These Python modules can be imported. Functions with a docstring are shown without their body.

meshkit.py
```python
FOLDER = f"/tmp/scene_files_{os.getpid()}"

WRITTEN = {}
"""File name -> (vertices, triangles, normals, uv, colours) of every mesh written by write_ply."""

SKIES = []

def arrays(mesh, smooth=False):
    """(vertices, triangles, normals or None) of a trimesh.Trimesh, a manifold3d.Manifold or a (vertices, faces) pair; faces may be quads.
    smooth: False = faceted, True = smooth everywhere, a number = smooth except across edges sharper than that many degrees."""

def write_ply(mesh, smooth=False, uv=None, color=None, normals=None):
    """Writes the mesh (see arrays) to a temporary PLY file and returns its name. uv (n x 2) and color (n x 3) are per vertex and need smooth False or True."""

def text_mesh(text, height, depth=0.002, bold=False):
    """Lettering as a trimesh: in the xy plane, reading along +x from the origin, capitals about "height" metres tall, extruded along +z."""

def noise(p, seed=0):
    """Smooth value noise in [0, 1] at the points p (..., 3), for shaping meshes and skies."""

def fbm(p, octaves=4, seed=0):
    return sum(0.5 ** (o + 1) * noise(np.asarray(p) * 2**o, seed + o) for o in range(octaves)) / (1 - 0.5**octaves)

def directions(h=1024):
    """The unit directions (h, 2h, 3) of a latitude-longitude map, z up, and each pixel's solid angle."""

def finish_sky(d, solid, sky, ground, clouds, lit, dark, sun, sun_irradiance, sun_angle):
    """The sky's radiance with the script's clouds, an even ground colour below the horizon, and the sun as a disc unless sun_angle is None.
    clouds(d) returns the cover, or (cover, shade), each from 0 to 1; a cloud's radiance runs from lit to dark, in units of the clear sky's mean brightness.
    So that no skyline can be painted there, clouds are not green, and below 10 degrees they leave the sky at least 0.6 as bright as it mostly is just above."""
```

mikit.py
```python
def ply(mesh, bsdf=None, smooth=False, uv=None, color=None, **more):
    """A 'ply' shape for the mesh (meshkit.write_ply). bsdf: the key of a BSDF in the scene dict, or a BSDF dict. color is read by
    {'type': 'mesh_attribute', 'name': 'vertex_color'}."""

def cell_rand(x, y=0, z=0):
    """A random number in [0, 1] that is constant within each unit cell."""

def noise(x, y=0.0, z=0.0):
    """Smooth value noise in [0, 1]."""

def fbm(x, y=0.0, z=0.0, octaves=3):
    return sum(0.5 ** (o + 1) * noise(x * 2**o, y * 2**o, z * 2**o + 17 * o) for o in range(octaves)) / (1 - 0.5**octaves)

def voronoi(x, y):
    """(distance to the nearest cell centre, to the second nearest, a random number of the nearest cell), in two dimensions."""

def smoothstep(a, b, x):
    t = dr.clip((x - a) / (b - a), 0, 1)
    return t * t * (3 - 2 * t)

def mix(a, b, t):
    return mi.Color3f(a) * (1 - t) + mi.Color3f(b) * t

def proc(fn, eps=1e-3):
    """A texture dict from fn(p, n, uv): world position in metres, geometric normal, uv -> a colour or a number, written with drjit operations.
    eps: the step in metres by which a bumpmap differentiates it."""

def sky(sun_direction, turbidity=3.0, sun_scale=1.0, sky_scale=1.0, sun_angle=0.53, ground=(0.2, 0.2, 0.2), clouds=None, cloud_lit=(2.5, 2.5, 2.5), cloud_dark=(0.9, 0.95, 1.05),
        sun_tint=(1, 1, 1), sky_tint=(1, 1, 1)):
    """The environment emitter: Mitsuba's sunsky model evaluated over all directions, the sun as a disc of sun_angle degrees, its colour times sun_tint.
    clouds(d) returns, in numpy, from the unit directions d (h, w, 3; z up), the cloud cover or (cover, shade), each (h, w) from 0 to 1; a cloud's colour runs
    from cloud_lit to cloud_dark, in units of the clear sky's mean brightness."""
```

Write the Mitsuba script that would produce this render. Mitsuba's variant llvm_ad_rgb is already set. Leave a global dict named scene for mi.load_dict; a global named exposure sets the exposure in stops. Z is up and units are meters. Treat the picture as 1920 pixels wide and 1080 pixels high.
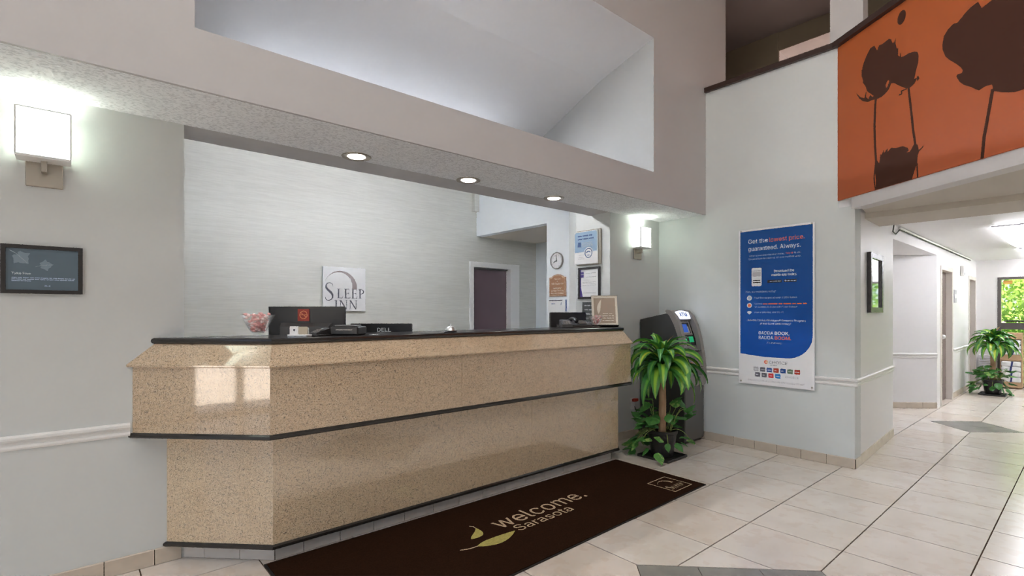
import math, random
import numpy as np
import trimesh, shapely
from shapely.geometry import Polygon, LineString, Point, box as sbox
from shapely import affinity
import drjit as dr
import mitsuba as mi
import mikit, meshkit
from mikit import proc, noise, fbm, smoothstep, mix

T = mi.ScalarTransform4f
rnd = random.Random(7)
exposure = 0.05
scene, labels = {}, {}

# ------------------------------------------------------------------ camera, sky, lamps
F, CY, YAW, EYE = 954.0, 585.3, math.radians(49.09), 1.34
SN, CS = math.sin(YAW), math.cos(YAW)
scene['camera'] = {'type': 'perspective', 'fov': math.degrees(2 * math.atan(960 / F)), 'fov_axis': 'x',
                   'principal_point_offset_y': (540 - CY) / 1080.0, 'near_clip': 0.05, 'far_clip': 200.0,
                   'to_world': T().look_at(origin=[0, 0, EYE], target=[-SN, CS, EYE], up=[0, 0, 1])}
scene['sky'] = mikit.sky((0.75, 0.12, 0.75), turbidity=3.5, sun_scale=21.0, sky_scale=6.0, ground=(0.3, 0.3, 0.28),
                         clouds=lambda d: 0.45 * meshkit.fbm(d * 3.0 + 5.0, 4), cloud_lit=(1.6, 1.6, 1.6), cloud_dark=(0.9, 0.95, 1.0), sky_tint=(1.02, 1.0, 0.97))
ADDED_LOBBY_LAMP, OFFICE_LAMP, HALL_LAMP, UPPER_LAMP = 5.5, 45.0, 8.0, 40.0
SCONCE_SHADE, SCONCE_BULB, DOWNLIGHT = 4.0, 65.0, 22.0


def rgb(*c):
    return {'type': 'rgb', 'value': [float(x) for x in (c[0] if len(c) == 1 else c)]}


def emit(c, k=1.0):
    return {'type': 'area', 'radiance': rgb([x * k for x in c])}


# ------------------------------------------------------------------ materials
def tex(c):
    return c if isinstance(c, dict) else rgb(c)


def mat(key, color, rough=0.5, spec=0.5, metal=0.0, bump=None, scale=1.0, **more):
    b = {'type': 'principled', 'base_color': tex(color), 'roughness': rough, 'specular': spec, 'metallic': metal, **more}
    if bump is not None:
        b = {'type': 'bumpmap', 'arbitrary': bump, 'scale': scale, 'nested': b}
    scene[key] = {'type': 'twosided', 'nested': b}
    return key


def n3(p, s, o=3):
    return fbm(p.x * s, p.y * s, p.z * s, o)


mat('paint', proc(lambda p, n, uv: mix((0.605, 0.622, 0.610), (0.632, 0.650, 0.640), n3(p, 1.3))), 0.55, 0.3,
    bump=proc(lambda p, n, uv: n3(p, 150.0, 2), 1.5e-3), scale=0.0014)
mat('paint_brightened', proc(lambda p, n, uv: mix((0.635, 0.666, 0.66), (0.66, 0.692, 0.688), n3(p, 1.3))), 0.55, 0.3,  # same wall paint, colour raised in place of light missing on the banner wall
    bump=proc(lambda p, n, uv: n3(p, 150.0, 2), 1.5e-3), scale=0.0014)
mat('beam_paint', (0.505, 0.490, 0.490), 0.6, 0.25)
mat('white_paint', (0.66, 0.635, 0.63), 0.5, 0.3)
mat('hall_paint', (0.81, 0.80, 0.805), 0.4, 0.35)
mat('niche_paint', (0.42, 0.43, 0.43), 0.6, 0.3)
mat('slope_paint', (0.66, 0.665, 0.68), 0.6, 0.3)
mat('trim_paint', (0.80, 0.79, 0.77), 0.35, 0.5)
mat('ceiling_smooth', (0.58, 0.54, 0.48), 0.7, 0.2)
mat('popcorn', proc(lambda p, n, uv: mix((0.66, 0.67, 0.69), (0.86, 0.87, 0.89), smoothstep(0.25, 0.62, n3(p, 105.0, 2)))), 0.9, 0.1,
    bump=proc(lambda p, n, uv: n3(p, 105.0, 2), 1.5e-3), scale=0.010)


def grass(p, n, uv):
    a = noise(p.y * 9.0, p.z * 110.0, 3.0)
    b = noise(p.y * 3.0 + 7.0, p.z * 45.0, 9.0)
    return mix((0.555, 0.55, 0.50), (0.635, 0.63, 0.58), 0.6 * a + 0.4 * b)


mat('grasscloth', proc(grass), 0.6, 0.3)
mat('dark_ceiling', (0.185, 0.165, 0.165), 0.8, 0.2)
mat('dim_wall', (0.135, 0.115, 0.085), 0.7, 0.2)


def turn(p, s, k):
    """Point p scaled by s and turned off the axes, so that the noise shows no grid."""
    c = ((.61, .53, .59), (-.70, .71, .08), (-.38, -.46, .80)) if k == 0 else ((.36, -.80, .48), (.86, .10, -.50), (.35, .59, .72))
    return [s * (r[0] * p.x + r[1] * p.y + r[2] * p.z) + 7.3 * k for r in c]


def granite(p, n, uv):
    a = .5 * noise(*turn(p, 250.0, 0)) + .5 * noise(*turn(p, 290.0, 1))
    b = .5 * noise(*turn(p, 190.0, 1)) + .5 * noise(*turn(p, 240.0, 0))
    c = n3(p, 3.0, 2)
    base = mix((0.54, 0.39, 0.245), (0.62, 0.465, 0.31), c)
    base = mix(base, (0.76, 0.63, 0.47), smoothstep(0.50, 0.72, b) * 0.55)
    base = mix(base, (0.18, 0.105, 0.06), smoothstep(0.54, 0.70, a) * 0.75)
    return mix(base, (0.06, 0.045, 0.035), 0.8 * smoothstep(0.72, 0.80, .5 * noise(*turn(p, 180.0, 0)) + .5 * noise(*turn(p, 160.0, 1))))


mat('granite', proc(granite), 0.05, 1.0, clearcoat=1.0, clearcoat_gloss=0.99)
mat('granite_brightened', proc(lambda p, n, uv: granite(p, n, uv) * mi.Color3f(1.14, 1.17, 1.17)), 0.05, 1.0, clearcoat=1.0, clearcoat_gloss=0.99)  # same granite, colour raised because the lower panels get too little light
mat('black_granite', proc(lambda p, n, uv: mix((0.012, 0.011, 0.010), (0.022, 0.020, 0.019), noise(p.x * 160, p.y * 160, p.z * 160))), 0.12, 0.6)


def tilecol(p, n, uv):
    a = n3(p, 5.0, 4)
    b = smoothstep(0.56, 0.7, n3(p, 16.0, 3))
    return mix(mix((0.63, 0.565, 0.495), (0.735, 0.685, 0.63), a), (0.60, 0.51, 0.425), b * 0.35)


mat('floor_tile', proc(tilecol), 0.2, 0.5)
mat('floor_tile_warm', proc(lambda p, n, uv: tilecol(p, n, uv) * mi.Color3f(0.98, 0.955, 0.93)), 0.2, 0.5)
mat('floor_tile_pale', proc(lambda p, n, uv: tilecol(p, n, uv) * mi.Color3f(1.02, 1.02, 1.03)), 0.18, 0.5)
mat('grey_tile', proc(lambda p, n, uv: mix((0.17, 0.165, 0.15), (0.26, 0.245, 0.22), n3(p, 9.0, 4))), 0.25, 0.5)
mat('wall_tile', proc(lambda p, n, uv: mix((0.50, 0.42, 0.335), (0.63, 0.55, 0.46), n3(p, 11.0, 4))), 0.3, 0.5)
mat('grout', (0.085, 0.062, 0.045), 0.9, 0.1)
mat('mat_pile', proc(lambda p, n, uv: mix((0.010, 0.004, 0.002), (0.030, 0.012, 0.006), noise(p.x * 260, p.y * 260, p.z * 60))), 0.95, 0.05)
mat('mat_rubber', (0.012, 0.011, 0.010), 0.7, 0.3)
mat('mat_cream', (0.48, 0.36, 0.25), 0.95, 0.05)
mat('mat_olive', proc(lambda p, n, uv: mix((0.33, 0.30, 0.09), (0.45, 0.40, 0.14), noise(p.x * 120, p.y * 120))), 0.95, 0.05)
mat('nickel', (0.40, 0.36, 0.31), 0.32, 0.5, 0.9)
mat('chrome', (0.8, 0.8, 0.8), 0.08, 0.5, 1.0)
mat('black_plastic', (0.014, 0.013, 0.013), 0.38, 0.5)
mat('black_gloss', (0.012, 0.012, 0.012), 0.12, 0.5)
mat('grey_plastic', (0.075, 0.072, 0.07), 0.4, 0.5)
mat('dark_metal', (0.028, 0.030, 0.030), 0.4, 0.5)
mat('atm_grey', (0.24, 0.225, 0.215), 0.35, 0.5)
mat('atm_base', (0.085, 0.085, 0.083), 0.35, 0.5)
mat('white_card', (0.80, 0.80, 0.80), 0.5, 0.3)
mat('cream_card', (0.48, 0.42, 0.32), 0.5, 0.3)
mat('sign_white', (0.86, 0.86, 0.88), 0.35, 0.4)
mat('ink_slate', (0.10, 0.10, 0.125), 0.5, 0.3)
mat('ink_mauve', (0.30, 0.25, 0.25), 0.5, 0.3)
mat('ink_red', (0.62, 0.13, 0.06), 0.5, 0.3)
mat('sticker_red', (0.33, 0.035, 0.02), 0.45, 0.4)
mat('sticker_orange', (0.72, 0.25, 0.12), 0.45, 0.4)
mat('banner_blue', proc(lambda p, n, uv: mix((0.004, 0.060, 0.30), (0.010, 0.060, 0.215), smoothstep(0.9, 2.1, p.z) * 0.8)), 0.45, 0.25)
mat('ink_white', (0.80, 0.82, 0.85), 0.5, 0.3)
mat('ink_pale', (0.42, 0.50, 0.66), 0.5, 0.3)
mat('ink_orange', (0.75, 0.16, 0.07), 0.5, 0.3)
mat('ink_navy', (0.02, 0.06, 0.22), 0.5, 0.3)
mat('ink_green', (0.10, 0.16, 0.10), 0.5, 0.3)
mat('ink_sky', (0.02, 0.20, 0.55), 0.5, 0.3)
mat('ink_grey', (0.5, 0.5, 0.53), 0.5, 0.3)
mat('ink_gold', (0.75, 0.42, 0.10), 0.5, 0.3)
mat('plaque_blue', (0.27, 0.40, 0.58), 0.3, 0.5)
mat('plaque_deep', (0.05, 0.10, 0.26), 0.3, 0.5)
mat('purple', (0.06, 0.035, 0.20), 0.4, 0.5)
mat('sign_brown', (0.36, 0.17, 0.085), 0.45, 0.4)
mat('print_tan', (0.38, 0.29, 0.22), 0.25, 0.5)
mat('print_cream', (0.72, 0.66, 0.56), 0.4, 0.4)
mat('picture_slate', (0.085, 0.125, 0.16), 0.12, 0.5)
mat('picture_leaf', (0.20, 0.26, 0.31), 0.15, 0.5)
mat('picture_vein', (0.32, 0.38, 0.42), 0.15, 0.5)
mat('frame_black', (0.015, 0.013, 0.013), 0.3, 0.5)
mat('mirror', (0.86, 0.88, 0.88), 0.03, 0.5, 1.0)
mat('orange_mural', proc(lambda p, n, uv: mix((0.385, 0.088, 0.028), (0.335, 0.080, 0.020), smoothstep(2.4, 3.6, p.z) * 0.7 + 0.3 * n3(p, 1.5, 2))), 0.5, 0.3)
mat('mural_brown', (0.048, 0.019, 0.012), 0.7, 0.1)
mat('rail_brown', (0.030, 0.015, 0.012), 0.4, 0.3)
mat('door_purple', proc(lambda p, n, uv: mix((0.082, 0.050, 0.060), (0.10, 0.064, 0.072), n3(p, 4.0, 2))), 0.25, 0.5)
mat('door_hall', (0.16, 0.12, 0.11), 0.35, 0.5)
mat('jamb_beige', (0.68, 0.63, 0.58), 0.45, 0.4)
mat('bronze_frame', (0.085, 0.075, 0.075), 0.35, 0.5)
mat('candy', (0.76, 0.40, 0.38), 0.3, 0.5)
mat('candy_pale', (0.84, 0.66, 0.63), 0.3, 0.5)
mat('pot_black', (0.013, 0.012, 0.012), 0.3, 0.5)
mat('soil', (0.03, 0.02, 0.012), 0.95, 0.1)
mat('bark', proc(lambda p, n, uv: mix((0.26, 0.155, 0.085), (0.42, 0.28, 0.18), noise(p.x * 60, p.y * 60, p.z * 14))), 0.8, 0.2)
mat('vine', (0.22, 0.28, 0.08), 0.6, 0.3)


def strap(c_edge, c_mid):
    def f(p, n, uv):
        s = smoothstep(0.26, 0.06, dr.abs(uv.x - 0.5) + 0.05 * (noise(uv.y * 9.0, uv.x * 20.0) - 0.5))
        return mix(c_edge, c_mid, s)
    return f


mat('leaf_strap', proc(strap((0.05, 0.19, 0.035), (0.26, 0.46, 0.05))), 0.3, 0.5)
mat('leaf_strap_dark', proc(strap((0.03, 0.13, 0.035), (0.08, 0.26, 0.04))), 0.3, 0.5)
mat('leaf_strap_yellow', proc(strap((0.06, 0.22, 0.03), (0.42, 0.52, 0.05))), 0.3, 0.5)
mat('leaf_brown', (0.34, 0.20, 0.07), 0.5, 0.3)
mat('leaf_heart', proc(lambda p, n, uv: mix((0.030, 0.125, 0.028), (0.075, 0.22, 0.05), n3(p, 30.0, 2))), 0.32, 0.5)
mat('leaf_heart_pale', proc(lambda p, n, uv: mix((0.08, 0.24, 0.05), (0.28, 0.42, 0.12), smoothstep(0.5, 0.65, n3(p, 40.0, 2)))), 0.32, 0.5)
mat('cardboard', (0.50, 0.33, 0.20), 0.8, 0.2)
mat('linen', (0.80, 0.80, 0.80), 0.8, 0.2)
mat('navy_band', (0.03, 0.04, 0.14), 0.6, 0.3)
mat('concrete', proc(lambda p, n, uv: mix((0.55, 0.57, 0.62), (0.68, 0.70, 0.76), n3(p, 0.8, 4))), 0.85, 0.2)
mat('lawn', proc(lambda p, n, uv: mix((0.06, 0.12, 0.03), (0.10, 0.18, 0.05), n3(p, 2.0, 3))), 0.9, 0.1)
mat('car_paint', (0.35, 0.36, 0.38), 0.2, 0.6)
scene['foliage'] = {'type': 'principledthin', 'base_color': proc(lambda p, n, uv: mix((0.20, 0.40, 0.08), (0.42, 0.60, 0.20), noise(p.x * 3, p.y * 3, p.z * 3))), 'roughness': 0.5, 'diff_trans': 0.9}
scene['pane_glass'] = {'type': 'thindielectric', 'int_ior': 1.5}
scene['lamp_dark'] = {'type': 'diffuse', 'reflectance': rgb(0.04, 0.05, 0.06)}
scene['lamp_white'] = {'type': 'diffuse', 'reflectance': rgb(0.8, 0.8, 0.8)}


# ------------------------------------------------------------------ shape helpers
def fresh(key):
    k, i = key, 0
    while k in scene or k in labels or any(x.startswith(k + '__') for x in (scene if i < 0 else ())):
        i += 1
        k = f'{key}_{i:03d}'
    return k


def add(key, mesh, m, smooth=False, **more):
    k = fresh(key)
    scene[k] = mikit.ply(mesh, m, smooth, **more)
    return k


def tag(k, label, category=None, group=None, kind=None):
    d = {'label': label}
    if category:
        d['category'] = category
    if group:
        d['group'] = group
    if kind:
        d['kind'] = kind
    labels[k] = d
    return k


def thing(name, label, category, group=None, kind=None):
    return tag(fresh(name), label, category, group, kind)


def struct(name, mesh, m, label, smooth=False):
    return tag(add(name, mesh, m, smooth), label, kind='structure')


def hull(pts):
    return trimesh.convex.convex_hull(np.asarray(pts, float))


def bx(x0, x1, y0, y1, z0, z1, b=0.0):
    """A box; with b its edges are chamfered."""
    x0, x1 = min(x0, x1), max(x0, x1)
    y0, y1 = min(y0, y1), max(y0, y1)
    z0, z1 = min(z0, z1), max(z0, z1)
    if b <= 0:
        m = trimesh.creation.box((x1 - x0, y1 - y0, z1 - z0))
        m.apply_translation(((x0 + x1) / 2, (y0 + y1) / 2, (z0 + z1) / 2))
        return m
    pts = []
    for x, sx in ((x0, 1), (x1, -1)):
        for y, sy in ((y0, 1), (y1, -1)):
            for z, sz in ((z0, 1), (z1, -1)):
                pts += [(x, y + sy * b, z + sz * b), (x + sx * b, y, z + sz * b), (x + sx * b, y + sy * b, z)]
    return hull(pts)


def cat(*ms):
    return trimesh.util.concatenate([m for x in ms for m in (x if isinstance(x, (list, tuple)) else [x])])


def prism(poly, z0, z1):
    if not hasattr(poly, 'geom_type'):
        poly = Polygon(poly)
    geoms = list(getattr(poly, 'geoms', [poly]))
    ms = []
    for g in geoms:
        if g.geom_type == 'Polygon' and g.area > 1e-9:
            ms.append(trimesh.creation.extrude_polygon(g, z1 - z0, engine='earcut'))
    m = cat(ms)
    m.apply_translation((0, 0, z0))
    return m


class Frame:
    """Local axes: x to the reader's right, y up, z out of the surface."""

    def __init__(self, o, right, up=(0, 0, 1)):
        r, u = np.array(right, float), np.array(up, float)
        r /= np.linalg.norm(r)
        u /= np.linalg.norm(u)
        self.m = np.eye(4)
        self.m[:3, 0], self.m[:3, 1], self.m[:3, 2], self.m[:3, 3] = r, u, np.cross(r, u), o

    def __call__(self, mesh):
        mesh = mesh.copy()
        mesh.apply_transform(self.m)
        return mesh

    def box(self, x0, x1, y0, y1, z0, z1, b=0.0):
        return self(bx(x0, x1, y0, y1, z0, z1, b))

    def flat(self, poly, z0, z1):
        return self(prism(poly, z0, z1))


_text = {}


def text(s, h, x=0.0, y=0.0, z=0.0, align='l', bold=False, depth=0.0006, width=None):
    """Lettering in the xy plane, capitals h tall, base line at y."""
    key = (s, bold)
    if key not in _text:
        _text[key] = meshkit.text_mesh(s, 1.0, 1.0, bold)
    m = _text[key].copy()
    w = m.bounds[1][0] - m.bounds[0][0]
    sx = h if width is None else width / w
    m.apply_translation((-m.bounds[0][0], 0, 0))
    m.apply_scale((sx, h, depth))
    w *= sx
    m.apply_translation((x - {'l': 0, 'c': w / 2, 'r': w}[align], y, z))
    return m


def bars(x0, x1, y, h, seed, z=0.0, depth=0.0006):
    """A line of print too small to read: word-long strokes."""
    r = random.Random(seed)
    x, ms = x0, []
    while x < x1 - h:
        w = min(r.uniform(1.5, 5.0) * h, x1 - x)
        ms.append(bx(x, x + w, y, y + h * 0.62, z, z + depth))
        x += w + 0.6 * h
    return cat(ms)


def tube(path, r, n=8, caps=True):
    """A round tube along the points; r a number or one per point."""
    P = np.asarray(path, float)
    R = np.broadcast_to(np.asarray(r, float), (len(P),))
    v, f = [], []
    t = np.gradient(P, axis=0)
    t /= np.linalg.norm(t, axis=1, keepdims=True)
    a = np.cross(t[0], (0, 0, 1) if abs(t[0][2]) < 0.9 else (1, 0, 0))
    for i in range(len(P)):
        a = a - t[i] * np.dot(a, t[i])
        a /= np.linalg.norm(a)
        b = np.cross(t[i], a)
        for k in range(n):
            an = 2 * math.pi * k / n
            v.append(P[i] + R[i] * (math.cos(an) * a + math.sin(an) * b))
    for i in range(len(P) - 1):
        for k in range(n):
            p, q = i * n + k, i * n + (k + 1) % n
            f += [(p, q, q + n), (p, q + n, p + n)]
    if caps:
        c0, c1 = len(v), len(v) + 1
        v += [P[0], P[-1]]
        e = (len(P) - 1) * n
        for k in range(n):
            f += [(c0, (k + 1) % n, k), (c1, e + k, e + (k + 1) % n)]
    return trimesh.Trimesh(v, f, process=False)


def lathe(profile, n=32, at=(0, 0, 0)):
    pr = np.asarray(profile, float)
    v = [(r * math.cos(2 * math.pi * k / n), r * math.sin(2 * math.pi * k / n), z) for r, z in pr for k in range(n)]
    f = []
    for i in range(len(pr) - 1):
        for k in range(n):
            p, q = i * n + k, i * n + (k + 1) % n
            f += [(p, q, q + n), (p, q + n, p + n)]
    m = trimesh.Trimesh(np.array(v) + np.array(at), f, process=False)
    return m


def ring(w, h, t):
    return sbox(0, 0, w, h).difference(sbox(t, t, w - t, h - t))


# ------------------------------------------------------------------ the shell
XL, XB, YA, ZS = -3.28, -2.715, 5.056, 2.365
ZC = 5.6

# floor: grout bed and separate tiles, 0.51 m, on the lines measured from the joints
tag('floor', 'polished cream ceramic tile floor of the lobby and the corridor', kind='structure')
add('floor__grout_bed', bx(-7, 4.2, -4.1, 13.0, -0.2, -0.004), 'grout')
GX, GY, PX, PY = -1.9736, 2.768, 0.5155, 0.4998
diamonds = [(-0.942, 2.268, 0.665, 3), (-0.955, 8.0, 0.418, 2), (-0.30, 10.2, 0.43, 2)]
dpoly = [Polygon([(x - h, y), (x, y - h), (x + h, y), (x, y + h)]) for x, y, h, k in diamonds]
far_tiles, count = [], 0
cells = [(i, j) for i in range(-10, 12) for j in range(-14, 21)]
cells.sort(key=lambda c: abs(GX + (c[0] + .5) * PX + 1.1) * 1.1 + abs(GY + (c[1] + .5) * PY - 4.4) * 0.55)
tile_dict = {}
for i, j in cells:
    x0, y0 = GX + i * PX, GY + j * PY
    x1, y1 = x0 + PX, y0 + PY
    if x1 > 4.15 or x0 < -7 or y0 < -4.05 or y1 > 13.0:
        continue
    g = 0.0034
    t = sbox(x0 + g, y0 + g, x1 - g, y1 - g)
    cut = False
    for d in dpoly:
        if d.intersects(t):
            t = t.difference(d.buffer(0.003, join_style=2))
            cut = True
    if t.is_empty or t.area < 1e-4:
        continue
    seen = x0 < 0.35 and x1 > -3.4 and y0 > 0.2
    m = rnd.choice(['floor_tile', 'floor_tile', 'floor_tile_warm', 'floor_tile_pale'])
    if seen and count < 290:
        count += 1
        if cut:
            add('floor__tile', prism(t, -0.006, 0.0), m)
        else:
            add('floor__tile', bx(x0 + g, x1 - g, y0 + g, y1 - g, -0.006, 0.0), m)
    else:
        far_tiles.append(prism(t, -0.006, 0.0) if cut else bx(x0 + g, x1 - g, y0 + g, y1 - g, -0.006, 0.0))
labels[add('floor__further_tiles', cat(far_tiles), 'floor_tile')] = {'label': 'the tiles outside the main view', 'kind': 'stuff'}
for (x, y, h, k) in diamonds:
    s = h * 2 / math.sqrt(2) / k
    for a in range(k):
        for b in range(k):
            q = sbox(a * s + .002, b * s + .002, (a + 1) * s - .002, (b + 1) * s - .002)
            q = affinity.translate(affinity.rotate(q, 45, origin=(0, 0)), x, y - h)
            kk = add('floor__inlay_tile', prism(q, -0.006, 0.0), 'grey_tile')
            labels[kk] = {'label': 'dark grey slate tile of a diamond inlay'}

# walls of the lobby
struct('wall_left', bx(XL - 0.26, XL, -4.1, 0.467, 0, ZS), 'paint', 'textured off-white wall on the left with a sconce and a slate picture')
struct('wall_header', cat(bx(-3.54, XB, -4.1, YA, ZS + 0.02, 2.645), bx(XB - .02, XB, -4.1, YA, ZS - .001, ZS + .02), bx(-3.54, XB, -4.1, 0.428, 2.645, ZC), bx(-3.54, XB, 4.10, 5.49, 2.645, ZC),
                          hull([(x, y, z) for y in (0.428, 4.10) for x, z in ((XB, 3.895), (XB, ZC), (-3.367, ZC), (-3.367, 3.704))])),
       'beam_paint', 'pinkish beige beam over the reception desk with a large rectangular opening')
struct('ceiling_slope', cat(hull([(x, y, z) for y in (0.3, 4.10) for x, z in ((-2.716, 3.892), (-3.367, 3.702), (-3.367, 3.74), (-2.716, 3.94))]),
                            hull([(x, y, z) for y in (0.3, 4.10) for x, z in ((-3.367, 3.702), (-4.42, 3.255), (-4.42, 3.31), (-3.367, 3.76))])),
       'slope_paint', 'white sloping ceiling seen through the opening in the beam')
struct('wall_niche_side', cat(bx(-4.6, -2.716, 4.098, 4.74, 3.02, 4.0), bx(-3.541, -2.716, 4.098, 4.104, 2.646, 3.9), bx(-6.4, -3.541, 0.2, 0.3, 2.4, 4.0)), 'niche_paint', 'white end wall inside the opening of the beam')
struct('ceiling_soffit', bx(XL, XB - .02, -4.1, YA, ZS, ZS + 0.02), 'popcorn', 'popcorn textured soffit over the reception desk')
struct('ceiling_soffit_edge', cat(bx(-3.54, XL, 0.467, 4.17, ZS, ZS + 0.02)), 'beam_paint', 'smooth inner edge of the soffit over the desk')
struct('wall_back', cat(bx(XL - .2, -1.365, YA, YA + 0.16, 0, 2.25), bx(XL - .2, -1.487, YA, YA + 0.12, 2.25, 3.645)), 'paint_brightened', 'off-white wall behind the cash machine and the blue banner')
struct('wall_sconce_side', bx(XL - 0.3, XL, 4.17, YA, 0, ZS), 'paint', 'short off-white wall with a sconce between the desk and the corner')
struct('wall_frames', hull([(x, y, z) for z in (0, ZS + 0.3) for x, y in ((XL - 0.3, 4.17), (-3.742, 4.17), (-4.38, 4.75), (-4.38, 5.0), (XL - 0.3, 5.0))]), 'paint',
       'narrow off-white wall with a blue plaque and a framed certificate')
struct('wall_right', bx(4.1, 4.3, -4.1, 5.6, 0, ZC), 'paint', 'off-white lobby wall opposite the desk')
struct('ceiling', bx(-3.6, 4.3, -4.2, 5.5, ZC, ZC + 0.1), 'ceiling_smooth', 'high lobby ceiling')
# return wall at the corridor mouth, built to its measured line
struct('wall_return', hull([(x, y, z) for z in (0, 2.32) for x, y in ((-1.365, 5.057), (-1.461, 6.72), (-3.2, 6.72), (-3.2, 5.15))]), 'hall_paint', 'white return wall with a black framed mirror at the mouth of the corridor')
xh = lambda y: -1.461 + (y - 6.72) * (-0.0075)
struct('wall_alcove', hull([(x, y, z) for z in (0, 2.32) for x, y in ((-1.478, 9.1), (-3.4, 7.18), (-3.6, 7.3), (-1.6, 9.3))]), 'hall_paint', 'diagonal white wall at the back of the alcove')
struct('wall_alcove_header', cat(hull([(x, y, z) for z in (2.135, 2.6) for x, y in ((xh(6.72), 6.72), (xh(9.1), 9.1), (-3.4, 7.1), (-3.4, 6.72))])), 'hall_paint', 'dropped header over the alcove in the corridor')


def hallseg(y0, y1, z0, z1, t=0.25):
    return hull([(x, y, z) for z in (z0, z1) for x, y in ((xh(y0), y0), (xh(y1), y1), (xh(y1) - t, y1), (xh(y0) - t, y0))])


D1, D2, YE = (9.40, 10.22), (11.92, 12.62), 12.8
struct('wall_hall_left', cat(hallseg(9.1, D1[0], 0, 2.32), hallseg(D1[0], D1[1], 1.96, 2.32), hallseg(D1[1], D2[0], 0, 2.32), hallseg(D2[0], D2[1], 1.93, 2.32), hallseg(D2[1], YE, 0, 2.32)),
       'hall_paint', 'white left wall of the corridor with two recessed doors')
XD = -1.215
struct('wall_hall_end', cat(bx(-1.8, XD, YE, YE + 0.15, 0, 2.32), bx(XD, 1.3, YE, YE + 0.15, 1.975, 2.32), bx(0.75, 1.3, YE, YE + 0.15, 0, 1.975)), 'hall_paint', 'pale end wall of the corridor around the glass door')
struct('wall_hall_right', bx(1.2, 1.4, 5.45, YE, 0, 2.32), 'hall_paint', 'white right wall of the corridor')
struct('wall_hall_front', bx(1.2, 4.3, 5.45, 5.6, 0, 2.3), 'paint', 'lobby wall to the right of the corridor')
struct('ceiling_hall', bx(-3.5, 1.4, 6.03, YE + 0.1, 2.29, 2.36), 'hall_paint', 'white ceiling of the corridor')
struct('ceiling_hall_header', cat(bx(-1.42, 4.2, 5.42, 6.03, 2.185, 2.5)), 'ceiling_smooth', 'dropped header at the mouth of the corridor')
# balcony: parapet along the banner wall, then turning towards the viewer
PD = np.array([0.82, -0.573]) / np.hypot(0.82, 0.573)
PN = np.array([PD[1], -PD[0]])          # out, towards the lobby
P0 = np.array([-1.487, 5.056])


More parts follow.
